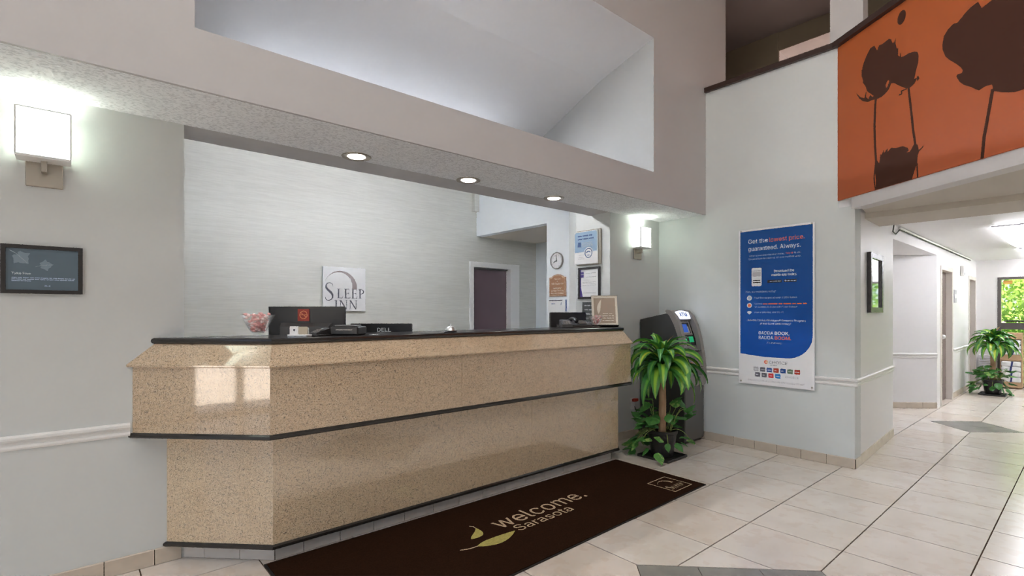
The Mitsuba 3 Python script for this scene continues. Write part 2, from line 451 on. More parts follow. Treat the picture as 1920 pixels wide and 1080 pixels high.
def pp(r, o=0.0):
    return tuple(P0 + PD * r + PN * o)


struct('wall_balcony', cat(prism([pp(0), pp(4.6), pp(4.6, -0.13), pp(-0.02, -0.13)], 2.306, 3.645), prism([pp(.145), pp(4.6), pp(4.6, -0.13), pp(.145, -0.13)], 2.212, 2.306)), 'white_paint', 'white balcony parapet that carries the orange mural')
struct('floor_balcony', cat(prism([pp(.1, -0.12), pp(6.5, -0.12), (4.2, 5.45), (-1.38, 5.45)], 2.235, 2.55), bx(-3.4, 4.3, 5.17, 12.9, 2.40, 2.6)), 'ceiling_smooth', 'underside of the balcony floor at the mouth of the corridor')
cap = LineString([(-2.715, YA + 0.05), (-1.50, YA + 0.05), pp(4.6, -0.05)]).buffer(0.085, cap_style=2, join_style=2)
struct('trim_rail', prism(cap.intersection(sbox(-2.715, -3, 5, 8)), 3.645, 3.692), 'rail_brown', 'dark brown rail cap along the top of the balcony')
struct('wall_upper_pier', bx(-1.604, -1.348, 5.22, 5.36, 2.6, ZC), 'white_paint', 'white pier standing on the balcony behind the rail')
struct('wall_upper', cat(bx(-4.2, -2.787, 7.085, 7.12, 2.6, 5.1), bx(-2.787, 4.3, 7.1, 7.12, 4.815, 5.1)), 'dim_wall', 'dim olive wall of the upper landing')
struct('wall_upper_side', cat(bx(-4.2, -4.0, 5.49, 7.1, 2.6, 5.1)), 'dim_wall', 'dim side wall of the upper landing')
struct('ceiling_upper', bx(-4.2, 4.3, 5.5, 7.25, 5.05, 5.15), 'dark_ceiling', 'dim grey ceiling of the upper landing')
struct('wall_upper_corridor', cat(bx(-2.95, -2.787, 7.12, 11, 2.6, 4.9), bx(2, 2.2, 7.12, 11, 2.6, 4.9), bx(-2.95, 2.2, 11, 11.2, 2.6, 4.9)), 'hall_paint', 'pink lit wall of the upper corridor')
struct('ceiling_upper_corridor', bx(-2.95, 2.2, 7.12, 11.2, 4.816, 4.9), 'hall_paint', 'pink lit ceiling of the upper corridor')
struct('wall_upper_header', bx(-3.6, 4.3, 5.49, 5.62, 5.05, ZC), 'white_paint', 'header between the lobby ceiling and the upper landing')
# office behind the desk
XO, YP = -6.32, 4.75
struct('wall_office_back', cat(bx(XO - .15, XO, -1.6, 4.682, 0, 3.4), bx(XO - .15, XO, 4.682, 5.442, 2.045, 3.4), bx(XO - .15, XO, 5.442, 6.2, 0, 3.4), bx(XO, XO + 0.07, 4.66, YP - 0.002, 2.886, 3.4)), 'grasscloth',
       'grasscloth papered wall behind the reception desk')
struct('wall_office_left', bx(XO, XL - 0.26, -1.7, -1.6, 0, 3.4), 'grasscloth', 'grasscloth papered side wall of the office')
mat('partition_paint', (0.80, 0.85, 0.89), 0.5, 0.3)
struct('wall_partition', cat(bx(-4.782, -4.38, YP, YP + 0.12, 0, 2.52), bx(XO, -4.30, YP, YP + 0.12, 2.515, 3.4)), 'partition_paint', 'white partition with a wall clock behind the desk')
struct('wall_passage', cat(bx(XO, -3.6, 6.02, 6.15, 0, 2.52), bx(-4.5, -4.38, 4.87, 6.02, 0, 2.515)), 'partition_paint', 'pale wall of the passage behind the desk')
struct('ceiling_passage', bx(XO, -4.38, YP + 0.12, 6.1, 2.515, 2.6), 'ceiling_smooth', 'low ceiling of the passage beyond the partition')
struct('ceiling_office', bx(XO - .1, -4.40, -1.7, 4.75, 3.25, 3.35), 'white_paint', 'ceiling of the office behind the desk')
# street front behind the viewer: glazing from the floor
struct('wall_front', cat(bx(-3.6, -2.36, -4.1, -4.0, 0, ZC), bx(-2.36, 4.3, -4.1, -4.0, 2.72, 3.05), bx(-2.36, 4.3, -4.1, -4.0, 5.1, ZC), bx(3.9, 4.3, -4.1, -4.0, 0, ZC)), 'paint', 'wall around the street front glazing')
w1 = thing('window_1', 'tall street front glazing in dark frames, upper row added for daylight', None, kind='structure')
xs = [-2.36, -1.80, -.8, .2, 1.2, 2.2, 3.1, 3.9]
for z0, z1 in ((0.0, 2.72), (3.05, 5.1)):  # the upper row is unseen, added to let in more daylight
    add(w1 + '__frame', cat([bx(x - .045, x + .045, -4.08, -4.0, z0, z1) for x in xs], bx(-2.36, 3.9, -4.08, -4.0, z0, z0 + .03), bx(-2.36, 3.9, -4.08, -4.0, z1 - .05, z1)), 'bronze_frame')
    for a, b in zip(xs[:-1], xs[1:]):
        add(w1 + '__pane', hull([(a + .03, -4.045, z0 + .03), (b - .03, -4.045, z0 + .03), (b - .03, -4.045, z1 - .05), (a + .03, -4.045, z1 - .05), (a + .03, -4.0451, z0 + .08)]) if False else
            trimesh.Trimesh([(a + .03, -4.045, z0 + .03), (b - .03, -4.045, z0 + .03), (b - .03, -4.045, z1 - .05), (a + .03, -4.045, z1 - .05)], [(0, 1, 2), (0, 2, 3)], process=False), 'pane_glass')


# ------------------------------------------------------------------ base tiles and chair rails
def base_run(key, label, a, b, joints, out, h=0.085, t=0.009):
    """Tiles along the wall foot from a to b (2D); joints: distances along the run; out: unit normal."""
    tag(key, label, kind='structure')
    a, b, out = np.array(a, float), np.array(b, float), np.array(out, float)
    L = np.linalg.norm(b - a)
    d = (b - a) / L
    js = sorted({0.0, L, *[j for j in joints if 0.02 < j < L - 0.02]})
    for p, q in zip(js[:-1], js[1:]):
        c = [a + d * (p + .0018), a + d * (q - .0018), a + d * (q - .0018) + out * t, a + d * (p + .0018) + out * t]
        ins = [a + d * (p + .0035), a + d * (q - .0035), a + d * (q - .0035) + out * t * .6, a + d * (p + .0035) + out * t * .6]
        add(key + '__tile', hull([(x, y, z) for x, y in c for z in (0.002, h - .004)] + [(x, y, h) for x, y in ins]), 'wall_tile')
    s = [a, b, b + out * t * .4, a + out * t * .4]
    add(key + '__grout', hull([(x, y, z) for x, y in s for z in (0, h - .003)]), 'grout')


base_run('baseboard_left', 'beige tile skirting along the left wall', (XL, -2.0), (XL, 0.455), np.arange(0.04, 2.45, .2085), (1, 0))
base_run('baseboard_back', 'beige tile skirting below the blue banner', (XL, YA), (-1.362, YA), [p + 3.28 for p in (-2.98, -2.724, -2.416, -2.208, -1.999, -1.789, -1.581)], (0, -1))
rd = np.array([-0.096, 1.663]) / np.hypot(0.096, 1.663)
base_run('baseboard_return', 'beige tile skirting of the return wall at the corridor', (-1.365, 5.06), (-1.461, 6.72), [0.2, 0.72, 1.22, 1.43], (rd[1], -rd[0]))
base_run('baseboard_alcove', 'beige tile skirting of the diagonal alcove wall', (-2.4, 8.178), (-1.478, 9.1), np.arange(0.07, 1.3, .208), (0.707, -0.707))
base_run('baseboard_hall', 'beige tile skirting along the corridor between the doors', (xh(10.28), 10.28), (xh(11.85), 11.85), np.arange(0.2, 1.6, .2), (1, 0))
base_run('baseboard_sconce', 'beige tile skirting below the right sconce', (XL, 4.19), (XL, YA), np.arange(0.2, .9, .208), (1, 0))


def chair_rail(key, label, a, b, out):
    a, b, out = np.array(a, float), np.array(b, float), np.array(out, float)
    bead = lambda prof: hull([(*(p + out * o), z) for p in (a, b) for o, z in prof])
    pts = [bead([(0, .700), (.009, .703), (.012, .712), (.010, .722), (0, .724)]), bead([(0, .722), (.006, .722), (.006, .742), (0, .742)]),
           bead([(0, .740), (.016, .741), (.022, .750), (.022, .761), (.016, .768), (0, .770)])]
    struct(key, cat(pts), 'trim_paint', label)


chair_rail('trim_1', 'white chair rail on the left wall ending at the desk', (XL, -4), (XL, 0.23), (1, 0))
chair_rail('trim_2', 'white chair rail running behind the banner', (XL, YA), (-1.345, YA), (0, -1))
chair_rail('trim_3', 'white chair rail on the return wall', (-1.362, 5.04), (-1.461, 6.72), (rd[1], -rd[0]))
chair_rail('trim_4', 'white chair rail on the diagonal alcove wall', (-2.8, 7.778), (-1.478, 9.1), (0.707, -0.707))
chair_rail('trim_5', 'white chair rail in the corridor between the doors', (xh(10.3), 10.3), (xh(11.8), 11.8), (1, 0))

# ------------------------------------------------------------------ reception desk
YL0, YR0, X0 = 0.807, 3.755, -2.862
yl = lambda x: YL0 - 0.4142 * (x - X0)
yr = lambda x: YR0 + 0.4142 * (x - X0)


def corner_pts(x):
    """The four plan points of the front line whose long face lies at x."""
    return [np.array((XL + .001, yl(x) - (x - XL))), np.array((x, yl(x))), np.array((x, yr(x))), np.array((XL + .001, yr(x) + (x - XL)))]


def seg(levels, i, t0=0.0, t1=1.0, depth=0.03, gap=0.0):
    """A piece of the desk front: hull over (x, z) levels of segment i (0 left chamfer, 1 long front, 2 right chamfer) between shares t0 and t1."""
    pts = []
    for x, z in levels:
        for xx in (x, min(x for x, _ in levels) - depth):
            c = corner_pts(xx)
            a, b = c[i], c[i + 1]
            ab = (b - a) / np.linalg.norm(b - a)
            L = np.linalg.norm(b - a)
            pts += [(*(a + ab * (t0 * L + (gap if t0 > 0 else 0))), z), (*(a + ab * (t1 * L - (gap if t1 < 1 else 0))), z)]
    return hull(pts)


desk = thing('reception_desk', 'speckled tan granite reception desk with chamfered corners and black top', 'desk')


def band(x, d):
    o, n = corner_pts(x), corner_pts(x - d)
    return Polygon([*o, *n[::-1]])


add(desk + '__body', cat(prism(band(-2.93, 0.24), 0.02, 0.70), prism(band(-2.79, 0.36), 0.69, 1.05), prism(band(-2.86, 0.30), 1.05, 1.172)), 'granite')
s_up, s_lo = (1.951 - .764) / 3.034, (2.687 - .807) / 2.95
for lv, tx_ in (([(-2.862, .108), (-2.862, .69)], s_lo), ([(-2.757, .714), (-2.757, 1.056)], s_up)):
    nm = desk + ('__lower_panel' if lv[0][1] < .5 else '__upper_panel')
    gm = 'granite_brightened' if lv[0][1] < .5 else 'granite'
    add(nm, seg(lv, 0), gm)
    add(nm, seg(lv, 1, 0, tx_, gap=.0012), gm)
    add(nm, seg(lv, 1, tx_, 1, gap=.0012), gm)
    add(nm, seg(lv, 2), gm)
for a, b, i in ((0, 1, 0), (0, s_up, 1), (s_up, 1, 1), (0, 1, 2)):
    add(desk + '__sloped_panel', seg([(-2.742, 1.056), (-2.738, 1.060), (-2.738, 1.068), (-2.742, 1.072), (-2.822, 1.171)], i, a, b, 0.03, .0006), 'granite')
for nm, x, z0, z1 in (('base_trim', -2.849, .084, .109), ('middle_trim', -2.744, .689, .715)):
    for i in range(3):
        add(f'{desk}__{nm}', seg([(x - .006, z0), (x, z0 + .006), (x, z1 - .008), (x - .008, z1)], i, 0, 1, 0.04), 'black_granite')
top = cat([seg([(-2.822, 1.172), (-2.814, 1.178), (-2.811, 1.188), (-2.814, 1.198), (-2.822, 1.203)], i, 0, 1, 0.4) for i in range(3)])
labels[add(desk + '__counter_top', top, 'black_granite')] = {'label': 'black polished stone top'}
toe = [.832, .984, 1.193, 1.404, 1.615, 1.83, 2.039, 2.248, 2.457, 2.668, 2.877, 3.092, 3.301, 3.513, 3.72]
tl = yr(-2.915) - yl(-2.915)
for a, b in zip(toe[:-1], toe[1:]):
    add(desk + '__toe_tile', seg([(-2.915, .002), (-2.915, .084)], 1, max(0, (a - yl(-2.915)) / tl), min(1, (b - yl(-2.915)) / tl), .02, .0016), 'floor_tile_pale')
for a, b in ((0, .23), (.23, .62), (.62, 1)):
    add(desk + '__toe_tile', seg([(-2.915, .002), (-2.915, .084)], 0, a, b, .02, .0016), 'floor_tile_pale')
    add(desk + '__toe_tile', seg([(-2.915, .002), (-2.915, .084)], 2, a, b, .02, .0016), 'wall_tile')
add(desk + '__toe_grout', prism(band(-2.918, .05), 0, .083), 'grout')
add(desk + '__work_surface', cat(bx(-3.98, -3.20, 1.35, 3.2, .74, .775, .004), prism([(-3.30, .80), (-3.20, 1.36), (-3.98, 1.36), (-3.98, .6), (-3.45, .6)], .74, .775),
                                 prism([(-3.20, 3.19), (-3.34, 3.95), (-3.98, 3.95), (-3.98, 3.19)], .74, .775), bx(-3.96, -3.92, .62, .68, 0, .74), bx(-3.96, -3.92, 3.87, 3.93, 0, .74)), 'grey_plastic')

# ------------------------------------------------------------------ lamps
for i, (x, y) in enumerate(((-1.4, -2.0), (-1.4, 1.1), (0.6, -2.0), (0.6, 1.1), (2.6, -2.0), (2.6, 1.1))):  # unseen panels, added as the main light of the lobby
    k = thing('added_ceiling_light', f'added unseen panel light in the lobby ceiling, {["near the street front", "near the balcony"][i % 2]}, {["desk side", "middle row", "far side"][i // 2]}', 'ceiling light', 'added panel lights of the lobby ceiling')
    add(k + '__frame', cat(bx(x - .64, x + .64, y - .64, y - .6, ZC - .04, ZC), bx(x - .64, x + .64, y + .6, y + .64, ZC - .04, ZC), bx(x - .64, x - .6, y - .6, y + .6, ZC - .04, ZC), bx(x + .6, x + .64, y - .6, y + .6, ZC - .04, ZC)), 'white_paint')
    add(k + '__diffuser', bx(x - .6, x + .6, y - .6, y + .6, ZC - .03, ZC - .005), 'lamp_white', emitter=emit((1.0, .985, .965), ADDED_LOBBY_LAMP * (1.35, 1.0, .7)[i // 2]))
k = thing('strip_light', 'suspended strip light in the office hidden above the desk opening', 'strip light')
add(k + '__housing', bx(-4.30, -4.18, .9, 4.2, 2.86, 2.91), 'white_paint')
add(k + '__tube', tube([(-4.24, .95, 2.82), (-4.24, 3.75, 2.82)], .025, 10), 'lamp_white', emitter=emit((.90, .97, 1.08), OFFICE_LAMP * 3.1))
add(k + '__tube', tube([(-4.24, .95, 2.95), (-4.24, 3.55, 2.95)], .025, 10), 'lamp_white', emitter=emit((.90, .97, 1.08), OFFICE_LAMP * .25))
add(k + '__cord', cat(tube([(-4.24, 1.2, 2.9), (-4.24, 1.2, 3.3)], .004, 6), tube([(-4.24, 3.3, 2.9), (-4.24, 3.3, 3.3)], .004, 6)), 'white_paint')
k = thing('added_ceiling_light', 'added unseen panel light in the office ceiling behind the desk', 'ceiling light')  # added out of view to brighten the partition and bulkhead
add(k + '__diffuser', bx(-5.6, -4.9, 2.4, 3.8, 3.225, 3.25), 'lamp_white', emitter=emit((.90, .98, 1.10), 1.5))
k = thing('globe_lamp', 'pink tinted globe lamp hanging in the upper corridor', 'ceiling light')
add(k + '__globe', trimesh.creation.icosphere(2, .22).apply_translation((-1.2, 8.6, 4.25)), 'lamp_white', True, emitter=emit((1.0, .70, .60), UPPER_LAMP))
add(k + '__cord', tube([(-1.2, 8.6, 4.45), (-1.2, 8.6, 4.82)], .006, 6), 'black_plastic')
for j, (y, L) in enumerate(((7.65, 2.2), (10.55, 2.2))):
    k = thing('corridor_light', ('nearer' if j == 0 else 'farther') + ' white wraparound light on the corridor ceiling', 'ceiling light')
    x0, x1, z1 = -0.80, -0.24, 2.286
    prof = [(x0, z1), (x0 + .02, z1 - .035), (x0 + .075, z1 - .075), (x0 + .16, z1 - .095), (x1 - .16, z1 - .095), (x1 - .075, z1 - .075), (x1 - .02, z1 - .035), (x1, z1)]
    def ends(s):
        c = (x0 + x1) / 2
        return [(c + (x - c) * s, z1 + (z - z1) * s) for x, z in prof]
    pts = [(x, yy, z) for yy, s in ((y + .03, .9), (y + .12, 1.0), (y + L - .3, 1.0), (y + L - .1, .93), (y + L - .02, .75)) for x, z in ends(s)]
    add(k + '__lens', hull(pts), 'lamp_white', emitter=emit((.97, .98, 1.04), HALL_LAMP))
    add(k + '__end_plate', bx(x0 + .02, x1 - .02, y, y + .02, z1 - .012, z1), 'ink_grey')
for i, (y, w) in enumerate(((1.42, 'leftmost'), (2.33, 'middle'), (3.281, 'rightmost'))):
    k = thing('downlight', f'{w} of the three recessed downlights in the soffit over the desk', 'downlight', 'downlights over the reception desk')
    x = -3.155 if False else -3.10
    x = (-3.272, -3.275, -3.28)[i] + .07
    add(k + '__trim', lathe([(.060, .0), (.060, -.004), (.088, -.008), (.094, -.004), (.094, .0)], 32, (x, y, ZS)), 'nickel', True)
    add(k + '__lens', lathe([(.0005, -.016), (.03, -.014), (.05, -.008), (.060, -.001)], 32, (x, y, ZS)), 'lamp_white', True, emitter=emit((1.0, .92, .80), DOWNLIGHT))


def sconce(o, label):
    """Box-shaded wall sconce, facing +x; o the wall point below the middle of the shade's foot."""
    k = thing('wall_sconce', label, 'wall lamp', 'wall sconces')
    f = Frame(o, (0, 1, 0))
    w, h, d = .094, .212, .115
    sh = ring(2 * w, d - .012, .003)
    sh = affinity.translate(sh, -w, .012)
    m = prism(sh, 0, h)
    m.apply_transform(np.array([[1, 0, 0, 0], [0, 0, 1, 0], [0, 1, 0, 0], [0, 0, 0, 1.0]]))
    add(k + '__shade', f(m), 'lamp_white', emitter=emit((.86, 1.0, .84), SCONCE_SHADE))
    add(k + '__shade_frame', cat(f.box(-w - .002, w + .002, -.012, .0, .008, d + .002, .002), [f.box(s * w - .003, s * w + .003, 0, h + .001, d - .004, d + .002) for s in (-1, 1)],
                                 [f.box(s * w - .003, s * w + .003, 0, h + .001, .008, .013) for s in (-1, 1)], f.box(-w, w, h - .003, h + .002, d - .003, d + .002)), 'trim_paint')
    add(k + '__bulb', f(trimesh.util.concatenate([trimesh.creation.icosphere(2, .026)])).apply_translation((.06, 0, .115)), 'lamp_white', True, emitter=emit((.92, 1.0, .92), SCONCE_BULB))
    add(k + '__backplate', f.box(-.066, .066, -.125, .02, 0, .014, .003), 'nickel')
    add(k + '__arm', cat(f.box(-.011, .011, -.058, -.010, .052, .064, .002), f.box(-.011, .011, -.062, -.046, .012, .064, .002)), 'nickel')


sconce((XL, -.095, 2.055), 'box shaded wall sconce glowing on the left wall above the slate picture')
sconce((XL, 4.635, 2.035), 'box shaded wall sconce glowing in the corner right of the blue plaque')

# ------------------------------------------------------------------ mural
k = thing('mural', 'orange mural with dark brown poppy silhouettes on the balcony front', 'mural')
fm = Frame((*P0, 0), (*PD, 0))
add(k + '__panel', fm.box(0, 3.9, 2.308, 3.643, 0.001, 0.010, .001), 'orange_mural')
clip = sbox(0.0, 2.3085, 3.9, 3.6425)
F1 = [(0.394, 3.456), (0.422, 3.402), (0.442, 3.435), (0.47, 3.428), (0.533, 3.436), (0.552, 3.423), (0.565, 3.385), (0.582, 3.387), (0.595, 3.41), (0.591, 3.372), (0.603, 3.325), (0.615, 3.322), (0.613, 3.267), (0.63, 3.251), (0.632, 3.28), (0.641, 3.243), (0.664, 3.237), (0.705, 3.239), (0.754, 3.227), (0.778, 3.21), (0.786, 3.177), (0.782, 3.137), (0.762, 3.075), (0.75, 3.03), (0.77, 3.028), (0.782, 3.041), (0.792, 3.015), (0.778, 3.003), (0.771, 3.021), (0.75, 2.995), (0.714, 2.982), (0.681, 2.993), (0.63, 3.033), (0.578, 3.079), (0.552, 3.087), (0.533, 3.053), (0.498, 3.031), (0.46, 3.02), (0.417, 3.022), (0.384, 3.032), (0.335, 3.036), (0.285, 3.059), (0.244, 3.098), (0.208, 3.159), (0.254, 3.106), (0.295, 3.081), (0.315, 3.132), (0.311, 3.082), (0.335, 3.056), (0.355, 3.08), (0.379, 3.054), (0.389, 3.061), (0.325, 3.124), (0.305, 3.177), (0.274, 3.223), (0.285, 3.222), (0.267, 3.275), (0.267, 3.315), (0.285, 3.363), (0.315, 3.412), (0.355, 3.456)]
H1 = [(0.506, 3.073), (0.501, 3.098), (0.52, 3.124), (0.538, 3.118), (0.533, 3.099), (0.515, 3.073)]
F2 = [(0.386, 2.4), (0.399, 2.507), (0.409, 2.551), (0.442, 2.506), (0.455, 2.576), (0.465, 2.565), (0.483, 2.598), (0.488, 2.573), (0.52, 2.601), (0.52, 2.571), (0.552, 2.595), (0.587, 2.58), (0.655, 2.574), (0.697, 2.548), (0.705, 2.527), (0.684, 2.516), (0.714, 2.514), (0.754, 2.562), (0.778, 2.544), (0.786, 2.506), (0.801, 2.508), (0.824, 2.525), (0.821, 2.512), (0.789, 2.494), (0.778, 2.469), (0.773, 2.413), (0.754, 2.369), (0.734, 2.317), (0.73, 2.268), (0.409, 2.27)]
F3 = [(1.206, 3.313), (1.229, 3.258), (1.293, 3.272), (1.375, 3.286), (1.471, 3.241), (1.563, 3.107), (1.585, 2.944), (1.563, 2.755), (1.517, 2.649), (1.463, 2.643), (1.424, 2.646), (1.385, 2.66), (1.339, 2.682), (1.301, 2.705), (1.293, 2.749), (1.261, 2.755), (1.239, 2.754), (1.212, 2.747), (1.196, 2.759), (1.161, 2.791), (1.115, 2.826), (1.086, 2.859), (1.065, 2.904), (1.071, 2.913), (1.103, 2.907), (1.108, 2.925), (1.094, 2.952), (1.061, 2.991), (1.018, 3.036), (0.987, 3.078), (0.969, 3.13), (0.967, 3.167), (0.977, 3.216), (1.006, 3.246), (1.043, 3.264), (1.074, 3.256), (1.121, 3.287), (1.161, 3.306)]
stem = lambda pts, w: LineString(pts).buffer(w, cap_style=2)
dot = affinity.rotate(affinity.scale(Point(.645, 3.537).buffer(1), .035, .049), -12)
hole2 = Polygon([(.395, 2.42), (.402, 2.36), (.409, 2.32), (.412, 2.38), (.404, 2.44)])
flowers = [Polygon(F1).buffer(0).difference(Polygon(H1)), stem([(0.621, 2.967), (0.647, 2.967), (0.643, 2.989), (0.689, 2.985)], .004),
           stem([(0.409, 3.03), (0.404, 2.983), (0.396, 2.822), (0.401, 2.663), (0.414, 2.50)], .0095), stem([(0.702, 3.0), (0.714, 2.902), (0.73, 2.772), (0.742, 2.659), (0.762, 2.54)], .0085),
           Polygon(F2).buffer(0).difference(hole2), stem([(0.773, 2.413), (0.779, 2.284)], .005), dot]
add(k + '__poppy', fm.flat(shapely.union_all(flowers).intersection(clip), .009, .0112), 'mural_brown')
add(k + '__poppy', fm.flat(shapely.union_all([Polygon(F3).buffer(0).buffer(.006).buffer(-.006), stem([(1.296, 2.72), (1.266, 2.556), (1.244, 2.441), (1.229, 2.284)], .010)]).intersection(clip), .009, .0112), 'mural_brown')
far = [affinity.translate(affinity.scale(Polygon(F1).buffer(0), 1.5, 1.3, origin=(0, 2.308)), 1.5, -.62), stem([(2.2, 2.7), (2.16, 2.3)], .012)]
add(k + '__poppy', fm.flat(shapely.union_all(far).intersection(clip), .009, .0112), 'mural_brown')

# ------------------------------------------------------------------ blue banner
k = thing('banner', 'tall blue and white vinyl banner hanging on the wall beside the cash machine', 'banner')
BW, BH = 0.685, 1.512
fb = Frame((-2.352, YA - .0245, .638), (1, 0, 0))
nx, nz = 24, 40
vs, fs = [], []
for j in range(nz + 1):
    for i in range(nx + 1):
        u, v = i / nx, j / nz
        bul = .004 * math.sin(3.1 * u) * (1 - v) + .0015 * math.sin(9 * u + 4 * v)
        vs.append((u * BW, v * BH, .0045 + max(bul, 0) * .35))
for j in range(nz):
    for i in range(nx):
        a = j * (nx + 1) + i
        fs += [(a, a + 1, a + nx + 2), (a, a + nx + 2, a + nx + 1)]
add(k + '__sheet', cat(fb.box(0, BW, 0, BH, -.001, .0025, .0008)), 'sign_white')
bl = sbox(.016, .272, BW - .016, BH - .018)
R = .22
bl = bl.difference(sbox(BW - .016 - R, .272, BW - .016, .272 + R).difference(Point(BW - .016 - R, .272 + R).buffer(R, 48)))
lift = Polygon([(.016, .272), (.46, .272), (.38, .268), (.25, .272), (.12, .283), (.016, .295)])
bl = bl.difference(lift.buffer(0))
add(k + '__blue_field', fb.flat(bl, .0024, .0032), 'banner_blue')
zt = .0031
L = lambda m: fb(m)
add(k + '__headline', L(text('Get the', .040, .095, 1.372, zt, width=.185)), 'ink_white')
add(k + '__headline', L(text('guaranteed. Always.', .040, .095, 1.300, zt, width=.475)), 'ink_white')
add(k + '__headline_orange', L(text('lowest price.', .040, .292, 1.372, zt, width=.31)), 'ink_orange')
add(k + '__small_print', L(cat(text('Book exclusive member rates.', .016, .105, 1.244, zt, width=.325), text('& on', .016, .515, 1.244, zt, width=.055), text('ChoiceHotels.com or on our mobile app.', .016, .098, 1.212, zt, width=.475))), 'ink_pale')
add(k + '__small_print_orange', L(text('Only @', .016, .44, 1.244, zt, width=.065)), 'ink_orange')
ph = sbox(.128, .955, .222, 1.132).buffer(-.012).buffer(.012)
add(k + '__phone_picture', cat(fb.flat(ph, zt, zt + .0006)), 'ink_white')
add(k + '__phone_picture__screen', cat(fb.box(.135, .215, 1.048, 1.092, zt + .0005, zt + .001), fb.box(.135, .215, 1.098, 1.106, zt + .0005, zt + .001)), 'ink_grey')
add(k + '__phone_picture__line', cat(fb.box(.140, .210, 1.005, 1.013, zt + .0005, zt + .001), fb.box(.140, .212, .985, .994, zt + .0005, zt + .001)), 'frame_black')
add(k + '__invitation', L(cat(text('Download the', .022, .425, 1.080, zt, 'c', True, width=.18), text('mobile app today.', .022, .425, 1.045, zt, 'c', True, width=.225))), 'ink_white')
add(k + '__store_badge', cat(fb.box(.275, .405, .982, 1.008, zt, zt + .0005), fb.box(.425, .535, .982, 1.008, zt, zt + .0005)), 'frame_black')
add(k + '__badge_print', cat(fb(bars(.30, .40, .991, .010, 3, zt + .0004)), fb(bars(.455, .53, .991, .010, 4, zt + .0004)), fb.flat(Point(.44, .996).buffer(.008), zt + .0004, zt + .001)), 'ink_pale')
for s_, h_, x_, y_, w_ in (('Plus, our members enjoy:', .019, .068, .892, .285), ('Fast free nights at over 7,000 hotels', .017, .155, .832, .385), ('Instant', .016, .155, .776, .07),
                            ('on weekdays. Enjoy with "Your Extras"', .016, .155, .745, .385), ('Free amenities, like Wi-Fi', .017, .155, .693, .265)):
    add(k + '__benefit_line', L(text(s_, h_, x_, y_, zt, width=w_)), 'ink_pale')
add(k + '__benefits_orange', L(bars(.235, .62, .776, .017, 8, zt)), 'ink_orange')
for yy, c, nm in ((.840, 'ink_white', 'icon'), (.768, 'ink_orange', 'icon')):
    kk = add(k + '__icon', fb.flat(Point(.105, yy).buffer(.024), zt, zt + .0005), 'ink_white')
    add(kk + '__mark', fb.flat(Point(.105, yy).buffer(.016), zt + .0004, zt + .001), 'ink_pale' if c == 'ink_white' else c)
wifi = Point(.105, .683).buffer(.030).intersection(Polygon([(.105, .679), (.065, .715), (.145, .715)]))
add(k + '__wifi_icon', fb.flat(wifi, zt, zt + .0005), 'ink_white')
add(k + '__invitation', L(cat(text('Join the Choice Privileges® Rewards Program', .018, .345, .615, zt, 'c', width=.53), text('at the front desk today!', .018, .345, .584, zt, 'c', width=.28))), 'ink_white')
add(k + '__slogan', L(cat(text('BADDA', .030, .195, .488, zt, width=.135), text('BOOK.', .030, .343, .488, zt, bold=True, width=.13), text('BADDA', .030, .195, .443, zt, width=.135))), 'ink_white')
add(k + '__slogan_orange', L(text('BOOM.', .030, .343, .443, zt, bold=True, width=.145)), 'ink_orange')
add(k + '__slogan_end', L(text("It's that easy.", .018, .34, .402, zt, 'c', width=.14)), 'ink_pale')
zw = .0024
add(k + '__brand_name', L(cat(text('CHOICE', .026, .29, .212, zw, width=.165), bars(.30, .36, .196, .006, 5, zw))), 'ink_slate')
add(k + '__brand_mark', cat(fb.flat(Point(.262, .225).buffer(.018).difference(Point(.270, .225).buffer(.012)), zw, zw + .0006)), 'ink_orange')
add(k + '__brand_mark', cat(fb.flat(Point(.275, .225).buffer(.011).difference(Point(.281, .225).buffer(.007)), zw, zw + .0006)), 'ink_gold')
mat('logo_red', (0.55, 0.03, 0.04), 0.5, 0.3)
row1 = ['ink_grey', 'ink_slate', 'ink_navy', 'sticker_red', 'ink_navy', 'ink_green', 'sticker_red']
row2 = ['ink_slate', 'ink_slate', 'logo_red', 'ink_sky']
for i, c in enumerate(row1 + row2):
    x, y = (.145 + .062 * i, .130) if i < 7 else (.160 + .062 * (i - 7), .077)
    sq = sbox(x, y, x + .048, y + .042).buffer(-.006).buffer(.006)
    kk = add(k + '__logo', fb.flat(sq, zw, zw + .0006), c)
    add(kk + '__print', fb(bars(x + .008, x + .042, y + .017, .009, i, zw + .0005)), 'ink_white')
add(k + '__brand_name', L(text('CHOICE', .018, .435, .088, zw, width=.12)), 'ink_grey')
add(k + '__legal_print', cat([fb(bars(.09, .60, .044 - .009 * i, .005, 30 + i, zw)) for i in range(2)]), 'ink_grey')
for x, y in ((.022, .022), (BW - .022, .022), (.022, BH - .012), (BW - .022, BH - .012)):
    add(k + '__grommet', fb(lathe([(.003, 0), (.003, .002), (.007, .002), (.008, 0)], 14, (x, y, .0024))), 'nickel', True)


